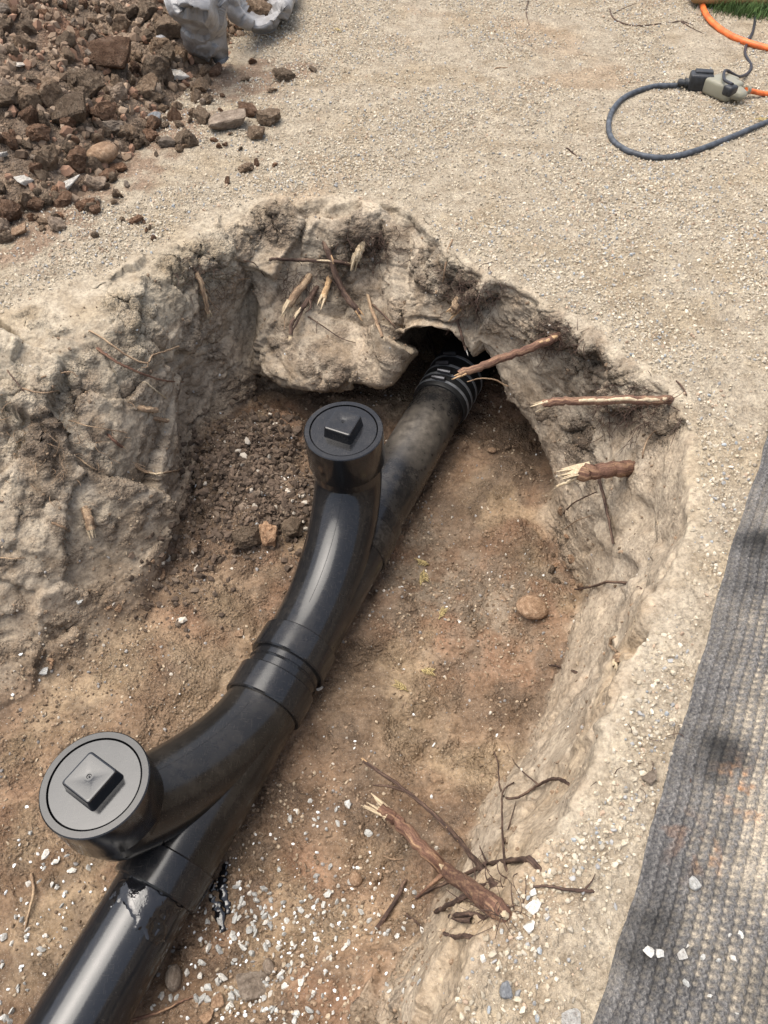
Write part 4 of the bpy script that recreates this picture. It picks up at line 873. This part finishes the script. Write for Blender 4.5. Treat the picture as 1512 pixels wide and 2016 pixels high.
T([(1100, 662, .0), (1080, 671, 'r', -.015), (1030, 690, 'r', -.025), (970, 712, 'r', -.035), (903, 738, 'r', -.045)], .0078, .0068, 'bark_red', 'reddish broken root reaching across the pipe clamps', 7, 'raw_orange', stripes=3)
T([(1318, 787, .0), (1290, 789, 'r', -.025), (1230, 788, 'r', -.05), (1160, 788, 'r', -.06), (1100, 790, 'r', -.065), (1068, 795, 'r', -.065)], .0074, .0062, 'bark_red', 'straight peeled root jutting from the right wall', 8, 'raw_wood', stripes=4)
T([(1240, 922, .0), (1225, 924, 'r', -.02), (1185, 927, 'r', -.04), (1140, 932, 'r', -.05)], .013, .012, 'bark_red', 'thick short root stump with torn pale end in the right wall', 26, 'raw_wood')
T([(1142, 938, .05), (1115, 950, 'r', -.002), (1096, 958, 'r', -.002)], .004, .0022, 'raw_wood', 'pale splinter hanging off the thick root stump', 2, 'raw_wood', name='root_splinter')
T([(1000, 1806, -.015), (975, 1785, .004), (935, 1755, .03), (880, 1715, .06), (830, 1668, .075), (785, 1620, .08), (748, 1592, .08)], .0105, .0085, 'bark_red', 'thickest reddish root with sharp torn end lying over the floor', 14, 'raw_wood', stripes=4,
  forks=[([(880, 1715, .06), (850, 1740, .04), (822, 1765, .02)], .004)])
T([(975, 1745, -.005), (940, 1700, .012), (900, 1650, .03), (850, 1600, .04), (790, 1550, .04), (715, 1498, .035)], .0048, .0028, 'bark_dark', 'long thin forked root beside the thickest root', 3, 'raw_orange', stripes=3, forks=[([(800, 1558, .04), (765, 1548, .04), (735, 1546, .03)], .003)])
T([(1042, 1692, .004), (1000, 1695, .012), (955, 1702, .02), (908, 1726, .02), (850, 1750, .01), (818, 1768, .004)], .0034, .0022, 'bark_dark', 'dark crooked root crossing over the thickest root', 2, 'raw_orange', forks=[([(960, 1702, .02), (950, 1680, .02), (944, 1665, .02)], .0016), ([(900, 1728, .02), (880, 1740, .02)], .002)])
T([(940, 1748, .01), (905, 1772, .012), (858, 1795, .008)], .004, .0028, 'bark_dark', 'short dark root stub below the thickest root', 2, 'raw_orange')
T([(930, 1800, .006), (900, 1802, .012), (885, 1804, .012)], .003, .0025, 'bark_dark', 'cluster of small cut roots near the thickest root base', 2, 'raw_orange', forks=[([(930, 1812, .006), (905, 1812, .012), (890, 1808, .012)], .003)])
T([(920, 1842, .002), (895, 1845, .006), (876, 1838, .006)], .0028, .002, 'bark_dark', 'small dark twig below the cut root cluster', 0)
T([(996, 1710, .006), (990, 1650, .008), (988, 1580, .008), (992, 1555, .01), (1012, 1540, .008)], .0017, .001, 'bark_dark', 'thin upright rootlet on the lower right wall', 0, forks=[([(992, 1660, .008), (1004, 1620, .01), (1016, 1578, .01)], .0014)])
T([(1122, 1545, -.004), (1095, 1533, .006), (1060, 1545, .01), (1025, 1568, .012), (1000, 1572, .01), (985, 1555, .008), (980, 1500, .006), (972, 1478, .004)], .0026, .001, 'bark_dark', 'looping dark root on the lower right wall', 0, forks=[([(1060, 1545, .01), (1030, 1520, .008), (1012, 1500, .004), (998, 1465, .003)], .0012)])
T([(1165, 1755, .002), (1120, 1752, .004), (1080, 1745, .004), (1050, 1745, .002)], .002, .0012, 'bark_dark', 'fine dark rootlet lying on gravel near the mat', 0, forks=[([(1150, 1752, .003), (1165, 1735, .003), (1172, 1720, .002)], .001)])
T([(797, 1735, .004), (785, 1762, .012), (765, 1795, .010), (742, 1830, .004)], .0024, .0038, 'bark_dark', 'flat dark sliver of root on the floor by white chips', 0)
T([(800, 1800, .003), (820, 1815, .006), (833, 1832, .003)], .0018, .001, 'bark_dark', 'short dark rootlet right of the flat root sliver', 0)
T([(755, 1685, .003), (775, 1692, .006), (795, 1690, .003)], .0012, .0008, 'bark_tan', 'tiny pale rootlet between thickest root and white chips', 0)
T([(62, 1722, .003), (66, 1755, .008), (58, 1790, .006), (48, 1830, .003)], .0026, .0016, 'bark_tan', 'curved tan root on the floor left of the near pipe', 0)
T([(222, 2012, .004), (270, 2005, .008), (320, 1990, .01), (355, 1972, .006), (382, 1962, .003)], .0026, .0014, 'bark_red', 'reddish root along the bottom edge under the near pipe', 0)
# back wall bundle
T([(632, 462, -.015), (648, 500, .01), (662, 545, .025), (680, 580, .03), (700, 606, .035), (708, 618, .035)], .0062, .0062, 'bark_dark', 'thick dark root with cut pale end on the back wall', 6, 'raw_orange', stripes=1)
T([(715, 526, -.01), (680, 518, .01), (640, 514, .02), (590, 512, .02), (545, 510, .02), (530, 511, .02)], .0048, .003, 'bark_dark', 'horizontal dark root across the back wall', 2, 'raw_wood', stripes=2)
T([(716, 478, -.01), (708, 495, .012), (700, 510, .02)], .0075, .0085, 'raw_wood', 'pale split stub near the top of the back wall', 9, 'raw_wood')
T([(612, 540, -.01), (598, 560, .012), (580, 582, .025), (566, 605, .03)], .0075, .0085, 'bark_tan', 'frayed pale root hanging leftmost in the back wall bundle', 14, 'raw_wood', forks=[([(580, 582, .02), (562, 620, .03), (560, 650, .03)], .0014)])
T([(625, 565, -.005), (605, 595, .018), (585, 618, .03), (574, 640, .034), (572, 662, .034)], .0055, .0042, 'bark_dark', 'forked frayed root lowest in the back wall bundle', 7, 'raw_wood', forks=[([(600, 600, .02), (582, 640, .03), (566, 665, .03)], .003), ([(610, 590, .02), (612, 605, .03), (602, 615, .03)], .003)], stripes=2)
T([(648, 545, -.005), (642, 570, .015), (634, 592, .022)], .0055, .0068, 'raw_orange', 'short pale torn root in the middle of the back wall', 8, 'raw_wood')
T([(722, 572, -.01), (732, 610, .015), (744, 640, .022), (753, 664, .025)], .0042, .0032, 'bark_tan', 'slanting brown root hanging left of the tunnel mouth', 2, 'raw_wood')
T([(735, 600, .0), (755, 620, .015), (770, 635, .02), (778, 645, .02)], .0022, .0018, 'bark_dark', 'thin dark root right of the slanting brown root', 1, 'raw_wood')
T([(610, 625, .004), (640, 645, .01), (670, 665, .01), (700, 675, .004)], .0018, .0008, 'bark_dark', 'thin dark rootlet under the back wall bundle', 0)
T([(478, 512, .0), (500, 518, .01), (522, 545, .006)], .0014, .0008, 'bark_dark', 'fine dark rootlet left of the back wall bundle', 0)
# over the tunnel
T([(842, 655, .0), (852, 680, .02), (858, 700, .03), (862, 722, .03)], .0045, .003, 'bark_dark', 'hairy brown root dangling in front of the tunnel', 0, forks=[([(858, 700, 'r', .0), (840, 715, 'r', -.01), (820, 735, 'r', -.01), (812, 755, 'r', 0.)], .0012)] if False else ())
T([(898, 612, -.01), (903, 640, .012), (909, 662, .02), (914, 680, 'r', -.01), (917, 690, 'r', -.01)], .003, .0022, 'bark_dark', 'thin root with white tip dangling over the tunnel mouth', 2, 'chip')
T([(905, 585, -.012), (898, 600, .012), (893, 612, .02)], .0085, .0085, 'bark_tan', 'pale cut stub above the tunnel mouth', 10, 'raw_orange')
T([(880, 500, -.004), (876, 530, .014), (872, 555, .014)], .0024, .0016, 'bark_tan', 'thin tan root at the rim above the tunnel', 0)
T([(875, 655, .0), (880, 680, 'r', .0), (886, 705, 'r', .0), (888, 720, 'r', .0)], .0012, .0007, 'bark_dark', 'hair thin rootlet hanging over the pipe clamps', 0)
T([(1000, 760, .004), (975, 748, 'r', -.01), (945, 745, 'r', -.015), (920, 752, 'r', -.01)], .0022, .001, 'bark_tan', 'wiggly tan rootlet right of the pipe clamps', 0, forks=[])
# left wall
T([(383, 528, -.012), (393, 550, .012), (402, 580, .02), (410, 618, .02)], .0062, .0042, 'bark_tan', 'frayed pale root hanging from the left wall', 8, 'raw_wood', forks=[([(390, 550, .012), (402, 565, .02), (415, 585, .016)], .0022), ([(398, 570, .016), (420, 600, .02), (435, 615, .012)], .0014)])
T([(195, 688, .002), (222, 708, .014), (255, 725, .02), (285, 738, .024), (325, 750, .02), (362, 752, .012)], .0033, .0012, 'bark_red', 'long thin reddish root lying down the left wall', 0)
T([(178, 652, .002), (215, 675, .012), (250, 700, .02), (288, 715, .028), (300, 700, .03), (330, 690, .03), (352, 682, .02)], .0017, .0016, 'bark_tan', 'crooked thin root above the long reddish root', 0, forks=[([(292, 712, .03), (290, 722, .03), (278, 724, .03)], .0014)])
T([(85, 742, .002), (118, 735, .012), (140, 732, .016), (153, 742, .01)], .0016, .001, 'bark_tan', 'thin curved rootlet at the far left rim', 0)
T([(45, 765, .002), (70, 772, .008), (95, 773, .008), (116, 768, .004)], .0015, .001, 'bark_tan', 'straight pale rootlet at the far left rim', 0)
T([(15, 730, .002), (35, 755, .006), (48, 772, .002)], .0014, .0009, 'bark_dark', 'fine dark rootlet at the left frame edge', 0)
T([(262, 915, -.004), (290, 930, .012), (320, 932, .018), (360, 922, .018)], .0042, .0014, 'bark_tan', 'pale root pointing right at the left wall foot', 0, stripes=2)
T([(268, 802, -.008), (288, 806, .01), (308, 808, .014)], .0055, .0052, 'bark_tan', 'upper of two pale cut stubs in the left wall', 5, 'raw_wood')
T([(300, 822, -.006), (318, 827, .01), (330, 829, .012)], .0042, .004, 'bark_tan', 'lower of two pale cut stubs in the left wall', 3, 'raw_wood')
T([(210, 855, -.004), (225, 868, .008), (240, 880, .01)], .0028, .0026, 'bark_red', 'small reddish cut root low on the left wall', 3, 'raw_orange')
T([(165, 1000, -.006), (175, 1020, .01), (180, 1042, .012)], .0075, .008, 'bark_tan', 'short pale stump near the foot of the left wall', 8, 'raw_wood')
T([(138, 828, .002), (170, 838, .008), (210, 845, .008), (250, 852, .002)], .0012, .0008, 'bark_tan', 'hair thin pale rootlet across the left wall', 0)
T([(135, 895, .002), (155, 902, .008), (172, 915, .008), (190, 925, .003)], .0017, .0012, 'bark_tan', 'pale rootlet below the hair thin one on the left wall', 0)
T([(285, 752, .002), (308, 770, .012), (328, 785, .008)], .0018, .0012, 'raw_wood', 'short straight pale rootlet on the left wall', 0)
T([(0, 1098, .002), (25, 1100, .006), (48, 1098, .003)], .0013, .0009, 'bark_tan', 'tan rootlet at the left frame edge low on the wall', 0)
T([(105, 1030, .002), (125, 1038, .008), (136, 1045, .006)], .0024, .0018, 'bark_tan', 'small tan fork of root left of the pale stump', 1, 'raw_orange')
T([(455, 548, .002), (470, 550, .012), (492, 548, .006)], .0014, .001, 'bark_tan', 'thin tan rootlet right of the frayed left wall root', 0)
# right wall
T([(1180, 938, .02), (1190, 985, .018), (1200, 1030, .014), (1207, 1070, .006)], .0034, .0022, 'bark_dark', 'dark rootlet hanging from the thick root stump', 0)
T([(1262, 1160, -.003), (1235, 1148, .01), (1195, 1146, .016), (1165, 1155, .016), (1132, 1160, .01)], .003, .0018, 'bark_dark', 'dark wavy root lying across the right wall', 0)
T([(1110, 1010, .002), (1130, 990, .02), (1160, 975, .03), (1175, 968, .03)], .0018, .001, 'bark_dark', 'dark forked rootlet under the thick root stump', 0)
T([(1108, 1045, .002), (1135, 1025, .012), (1165, 1015, .01)], .0012, .0008, 'bark_tan', 'pale curved rootlet below the thick root stump', 0)
T([(1330, 750, -.004), (1345, 765, .006), (1352, 778, .003)], .0018, .0012, 'bark_dark', 'short dark rootlet at the right rim', 0)
T([(1265, 895, .004), (1275, 865, .016), (1290, 848, .01)], .0014, .001, 'bark_tan', 'thin straw coloured rootlet high on the right wall', 0)
T([(1208, 1255, .002), (1200, 1270, .008), (1215, 1285, .006)], .0026, .0018, 'bark_tan', 'short tan twig halfway up the right wall', 1, 'raw_wood')
T([(1218, 1290, -.002), (1215, 1300, .004), (1213, 1312, .008)], .005, .0055, 'bark_tan', 'pale cut stub halfway up the right wall', 5, 'raw_wood')
T([(1130, 1322, .002), (1100, 1312, .01), (1082, 1310, .008)], .0024, .0018, 'bark_dark', 'small dark twig at the right wall foot', 1, 'raw_wood')
# twigs on the yard
T([(1200, 18, .002), (1210, 38, .006), (1245, 50, .008), (1290, 48, .006), (1340, 42, .006), (1365, 50, .002)], .0022, .0014, 'bark_dark', 'curved dark twig lying on gravel near the orange cord', 0, forks=[([(1340, 42, .006), (1362, 55, .008), (1385, 66, .002)], .0016), ([(1205, 28, .004), (1230, 15, .006), (1255, 5, .002)], .0014)])
T([(1040, 2, .002), (1036, 25, .005), (1042, 50, .002)], .0022, .001, 'bark_dark', 'short dark twig on gravel at the top edge', 0)
T([(1115, 292, .002), (1130, 303, .004), (1146, 316, .002)], .0022, .0014, 'bark_dark', 'short twig on gravel left of the cord loop', 0)
T([(975, 135, .002), (985, 133, .004), (1000, 133, .002)], .0018, .0012, 'bark_tan', 'tiny tan twig on the gravel', 0)
# clumps of hair roots
def fibres(name, u, v, n, ln, spread, mt, label, z_dir=(0, -.5, -.6)):
    l, nr, d_ = hit(u, v); out = []; zd = Vector(z_dir)
    for k in range(n):
        uu, vv_ = u+random.gauss(0, spread), v+random.gauss(0, spread*.7); b, n2, _ = hit(uu, vv_)
        if (b-l).length > .15: continue
        di = (n2*.6+zd*.5+Vector((random.gauss(0, .7), random.gauss(0, .6), random.gauss(0, .6)))).normalized(); L_ = ln*random.uniform(.4, 1.2); c1 = Vector((random.gauss(0, .4), random.gauss(0, .4), random.gauss(0, .4)-.3))
        pt = [b-n2*.003, b+di*L_*.4, b+(di+c1*.5).normalized()*L_*.75, b+(di+c1*.8).normalized()*L_]; r = random.uniform(.0003, .0008)
        out.append(sweep(smooth_path(pt, 3), list(np.linspace(r, r*.5, 10)), 4))
    if not out: return
    V_, F_ = joinvf(*out); tag(link(name, mesh_vf(name, V_, F_, None), M[mt]), label, 'roots', kind='stuff')
fibres('hair_roots', 740, 480, 120, .04, 28, 'bark_dark', 'dark hair roots in the notch at the top of the back wall')
fibres('hair_roots', 925, 572, 170, .042, 30, 'bark_dark', 'dark hair roots in crumbly soil above the tunnel')
fibres('hair_roots', 1095, 660, 110, .035, 26, 'bark_dark', 'dark hair roots where the reddish broken root leaves the wall')
fibres('hair_roots', 1240, 800, 180, .045, 45, 'bark_dark', 'dark hair roots under the straight peeled root')
fibres('hair_roots', 600, 560, 120, .045, 30, 'bark_dark', 'dark hair roots around the back wall bundle')
fibres('hair_roots', 390, 540, 80, .035, 30, 'bark_dark', 'dark hair roots beside the frayed left wall root')
fibres('hair_roots', 860, 735, 60, .05, 28, 'bark_dark', 'dark hair roots trailing over the pipe clamps')
fibres('hair_roots', 130, 870, 100, .03, 70, 'bark_tan', 'sparse pale hair roots on the left wall')
fibres('hair_roots', 985, 1795, 45, .03, 16, 'bark_dark', 'dark hair roots round the base of the thickest root')
fibres('hair_roots', 970, 1730, 34, .03, 30, 'bark_dark', 'dark hair roots where the thickest root leaves the rim')
fibres('hair_roots', 1260, 1500, 22, .02, 60, 'bark_dark', 'sparse dark hair roots on the lower right rim')

# ------------------------------------------------------------------ dry conifer sprigs on the floor
def sprig(u, v, s, ang, lab):
    l, n, _ = hit(u, v); out = []; k = pxm(u, v)*s
    R = Matrix.Rotation(ang, 3, 'Z'); q = n.to_track_quat('Z', 'Y').to_matrix()
    def t(x, y, z): return l+q@(R@Vector((x*k, y*k, z*k)))+n*.002
    out.append(sweep([t(-.5, 0, .02), t(0, .03, .12), t(.5, 0, .06)], [k*.05, k*.045, k*.02], 6, (True, True)))
    for i in range(9):
        x = -.35+.09*i; sg = 1 if i % 2 else -1; ln = .42*(1-abs(x)*.5)
        out.append(sweep([t(x, 0, .08), t(x+ln*.6, sg*ln*.45, .13), t(x+ln, sg*ln*.75, .06)], [k*.035, k*.04, k*.012], 5, (True, True)))
    tag(link('conifer_sprig', mesh_vf('conifer_sprig', *joinvf(*out), sharp=None), M['sprig']), lab, 'sprig')
sprig(833, 1112, 30, 1.3, 'topmost of two dry yellow sprigs right of the far pipe'); sprig(836, 1136, 34, .5, 'lower of two dry yellow sprigs right of the far pipe')
sprig(870, 1210, 26, 2.0, 'faded yellow sprig in the grey gravel on the floor'); sprig(840, 1322, 28, .3, 'bright yellow sprig below the grey gravel on the floor'); sprig(790, 1355, 30, .9, 'pale dry sprig lying on brown clay mid floor')
sprig(1497, 238, 24, .3, 'dry yellow sprig beside the black cord at right edge'); sprig(667, 62, 16, 1.0, 'small yellow sprig on the gravel right of the plastic sheet')

# spilled cement on the soil beside the near pipe
def puddle(pts, w, lab):
    out = []
    for a in pts:
        K = [hit(u, v)[0]+Z*.001 for u, v in a]; pa = smooth_path(K, 6); n = len(pa)
        V_, F_ = sweep(pa, [w*(.35+.65*math.sin(math.pi*(i+.6)/(n+.4)))*(1+.3*math.sin(i*1.7)) for i in range(n)], 10, (True, True)); c = np.repeat(np.array([list(p) for p in pa]), 10, 0)
        out.append(([Vector((v.x, v.y, c[i][2]+(v.z-c[i][2])*.35)) for i, v in enumerate(V_)], F_))
    tag(link('cement_spill', mesh_vf('cement_spill', *joinvf(*out), sharp=None), M['cement']), lab, 'spill')
puddle([[(444, 1700), (440, 1725), (436, 1745), (446, 1775), (449, 1800)], [(412, 1716), (402, 1735), (420, 1745), (438, 1748)], [(416, 1765), (430, 1790), (440, 1835)]], .0075, 'glossy black cement dripped on the soil beside the near pipe')

# ------------------------------------------------------------------ gravel (uncountable)
def gravel(name, pos, nrm, size, tint, label, protos, seed=1):
    """one point per stone, instanced small stones"""
    n = len(pos); me_ = bpy.data.meshes.new(name); me_.vertices.add(n); me_.vertices.foreach_set('co', np.asarray(pos, np.float32).ravel())
    rs = np.random.default_rng(seed)
    def at(nm, ty, key, arr): a = me_.attributes.new(nm, ty, 'POINT'); a.data.foreach_set(key, np.asarray(arr, np.float32).ravel())
    at('tint', 'FLOAT_COLOR', 'color', np.concatenate([tint, np.ones((n, 1))], 1)); at('rot', 'FLOAT_VECTOR', 'vector', rs.uniform(0, 6.28, (n, 3))*np.array([1, 1, 1])); at('siz', 'FLOAT_VECTOR', 'vector', size)
    o = bpy.data.objects.new(name, me_); COL.objects.link(o)
    ng = bpy.data.node_groups.new(name, 'GeometryNodeTree'); ng.interface.new_socket('Geometry', in_out='INPUT', socket_type='NodeSocketGeometry'); ng.interface.new_socket('Geometry', in_out='OUTPUT', socket_type='NodeSocketGeometry')
    N_ = ng.nodes; gi = N_.new('NodeGroupInput'); go = N_.new('NodeGroupOutput'); ip = N_.new('GeometryNodeInstanceOnPoints'); gj = N_.new('GeometryNodeGeometryToInstance')
    for k in range(4):
        ic = N_.new('GeometryNodeMeshIcoSphere'); ic.inputs['Radius'].default_value = 1; ic.inputs['Subdivisions'].default_value = 1
        sp_ = N_.new('GeometryNodeSetPosition'); nz = N_.new('ShaderNodeTexNoise'); nz.noise_dimensions = '4D'; nz.inputs['W'].default_value = k*7.3+seed; nz.inputs['Scale'].default_value = 1.1
        po = N_.new('GeometryNodeInputPosition'); vm = N_.new('ShaderNodeVectorMath'); vm.operation = 'SUBTRACT'; vm.inputs[1].default_value = (.5, .5, .5); v2 = N_.new('ShaderNodeVectorMath'); v2.operation = 'SCALE'; v2.inputs['Scale'].default_value = 1.8
        ng.links.new(po.outputs[0], nz.inputs['Vector']); ng.links.new(nz.outputs['Color'], vm.inputs[0]); ng.links.new(vm.outputs[0], v2.inputs[0]); ng.links.new(v2.outputs[0], sp_.inputs['Offset']); ng.links.new(ic.outputs['Mesh'], sp_.inputs['Geometry'])
        sm = N_.new('GeometryNodeSetMaterial'); sm.inputs['Material'].default_value = M[protos]; ng.links.new(sp_.outputs[0], sm.inputs['Geometry']); 
        ss = N_.new('GeometryNodeSetShadeSmooth'); ss.inputs['Shade Smooth'].default_value = False; ng.links.new(sm.outputs[0], ss.inputs['Geometry']); ng.links.new(ss.outputs[0], gj.inputs[0])
    def na_(nm, ty): a = N_.new('GeometryNodeInputNamedAttribute'); a.data_type = ty; a.inputs['Name'].default_value = nm; return a.outputs['Attribute']
    ng.links.new(gi.outputs[0], ip.inputs['Points']); ng.links.new(gj.outputs[0], ip.inputs['Instance']); ip.inputs['Pick Instance'].default_value = True
    ng.links.new(na_('rot', 'FLOAT_VECTOR'), ip.inputs['Rotation']); ng.links.new(na_('siz', 'FLOAT_VECTOR'), ip.inputs['Scale']); ng.links.new(ip.outputs[0], go.inputs[0])
    o.modifiers.new('stones', 'NODES').node_group = ng; tag(o, label, 'gravel', kind='stuff'); return o
F2 = G2; ctr = (F2[:-1, :-1]+F2[1:, 1:])/2; e1 = F2[1:, :-1]-F2[:-1, :-1]; e2 = F2[:-1, 1:]-F2[:-1, :-1]; ar = np.linalg.norm(np.cross(e1, e2), axis=-1); lvc = lev[:-1, :-1]
cf = ctr.reshape(-1, 3); areaf = ar.ravel(); lf = lvc.ravel(); nrm2 = normals(F2)[:-1, :-1].reshape(-1, 3); nrm2 = nrm2*np.sign(nrm2[:, 2:3]+1e-9)
view = (np.abs(cf[:, 0]) < .62*(.35+.55*cf[:, 1]+.45*np.maximum(0, -cf[:, 2]))+.5) & (cf[:, 1] < 2.95) & (cf[:, 1] > -.25)
def scatter(dens, n, smin, smax, power, palette, weights, flatn=.7, sink=.1):
    w = dens*areaf*view; w = np.clip(w, 0, None); w /= w.sum(); idx = RNG.choice(len(w), n, p=w)
    pos = cf[idx]+RNG.uniform(-.5, .5, (n, 1))*e1.reshape(-1, 3)[idx]+RNG.uniform(-.5, .5, (n, 1))*e2.reshape(-1, 3)[idx]
    s = smin+(smax-smin)*RNG.random(n)**power; sz = np.stack([s*RNG.uniform(.75, 1.25, n), s*RNG.uniform(.6, 1., n), s*RNG.uniform(.4, .85, n)], 1)
    pal = np.array(palette); t = pal[RNG.choice(len(pal), n, p=np.array(weights)/sum(weights))]*RNG.uniform(.75, 1.2, (n, 1)); pos = pos+nrm2[idx]*(s*(.35-sink))[:, None]
    return pos, nrm2[idx], sz, t
pn = .5+.5*fbm(cf, 3.2, 4, 401); pn2 = .5+.5*fbm(cf, 9, 3, 403)
gmask = (1-sstep(3.55, 4.15, lf))*sstep(.9, 1.1, lf)
# keep pebbles off the mat and out from under it
am = (cf[:, 0]-e0.x)*en.x+(cf[:, 1]-e0.y)*en.y; gmask = gmask*(1-sstep(-.01, .004, am)); 
GP = [(.475, .405, .302), (.42, .35, .255), (.55, .48, .375), (.40, .345, .27), (.34, .33, .315), (.42, .31, .22), (.33, .345, .35)]
rich = np.clip(sstep(.40, .58, pn)*1.0+.07, 0, 1.1)*np.clip(.35+pn2, 0, 1.3); GR = [(1350, 380, 0, .28, 1), (1200, 560, 0, .2, .8), (900, 250, 0, .3, .6), (1180, 1500, 0, .12, .8), (1250, 1300, 0, .08, .5), (650, 330, 0, .2, .6), (1100, 1700, 0, .12, .7), (200, 520, 0, .18, .6)]
rich = np.clip(rich+blobs(GR, cf)*.8, 0, 1.6)
gravel('gravel', *scatter(gmask*rich, 110000, .0012, .0043, 2.4, GP, (6, 5, 4, 3, 1.4, 1, .6)), 'pale tan crushed gravel strewn over the yard around the pit', 'gravel', 1)
# grit on the pit floor and walls
fl = sstep(8.9, 9.8, lf)
FG = [(860, 1150, -.4, .14, 1), (980, 1200, -.4, .12, 1), (830, 1030, -.4, .07, .8), (600, 1850, -.38, .2, .7), (150, 1330, -.39, .2, .6), (520, 940, -.37, .12, .8), (700, 1600, -.39, .1, .5), (900, 1350, -.39, .1, .4), (850, 1950, -.2, .12, .6)]
fw = ((lf > 4.6)*.05+fl*(.10+.25*sstep(.5, .7, pn2))+blobs(FG, cf)*(fl+.25*(lf > 5)))*(lf > 4.5)
gravel('pit_grit', *scatter(fw, 20000, .0009, .0040, 2.2, [(.38, .30, .21), (.27, .19, .125), (.52, .46, .38), (.19, .135, .09), (.75, .75, .72), (.28, .26, .24)], (3, 7, .6, 5, .15, 1)), 'fine grit and soil crumbs scattered over the pit floor', 'gravel', 2)
WG = [(520, 1870, -.38, .11, 1), (560, 1960, -.38, .09, 1), (680, 1820, -.38, .1, .5), (440, 1800, -.39, .07, .8), (60, 1850, -.39, .12, .5), (640, 1600, -.39, .07, .4), (540, 920, -.37, .08, .3), (450, 880, -.36, .07, .2)]
gravel('stone_chippings', *scatter(blobs(WG, cf)*fl, 350, .0014, .0035, 1.3, [(.85, .86, .84), (.74, .73, .7), (.95, .96, .95)], (3, 2, 2)), 'tiny white stone chippings sprinkled on the pit floor', 'gravel', 3)
# loose crumbs of dark soil on the mound and heap
CD = [(490, 900, -.36, .1, 1), (545, 1000, -.38, .08, 1), (430, 900, -.36, .06, .8), (470, 1010, -.38, .08, .7), (380, 1120, -.39, .08, .25)]
gravel('soil_crumbs', *scatter(blobs(CD, cf)*(lf > 8.5), 3600, .0022, .0105, 2.2, [(.10, .072, .052), (.14, .10, .072), (.18, .135, .098), (.5, .44, .36)], (4, 4, 2, .35)), 'dark loose soil crumbs piled at the back of the pit', 'gravel', 4)
hpc = hp.reshape(400, 440, 3); hm = (on > .2).reshape(400, 440)[:-1, :-1]; hcen = hpc[:-1, :-1][hm]; hv = hcen[(hcen[:, 1] < 2.9) & (hcen[:, 0] > -1.5)]
ii = RNG.choice(len(hv), 6500); s_ = .003+.013*RNG.random(6500)**2.4
gravel('heap_crumbs', hv[ii]+np.stack([RNG.uniform(-.003, .003, 6500), RNG.uniform(-.003, .003, 6500), s_*.3], 1), None, np.stack([s_, s_*RNG.uniform(.6, 1, 6500), s_*RNG.uniform(.5, .9, 6500)], 1),
       np.array([(.22, .155, .105), (.18, .125, .085), (.30, .22, .155), (.27, .16, .105)])[RNG.choice(4, 6500)]*RNG.uniform(.8, 1.25, (6500, 1)), 'loose brown crumbs covering the soil heap', 'gravel', 5)
print('chips', NCH, 'terrain', NT, NS)
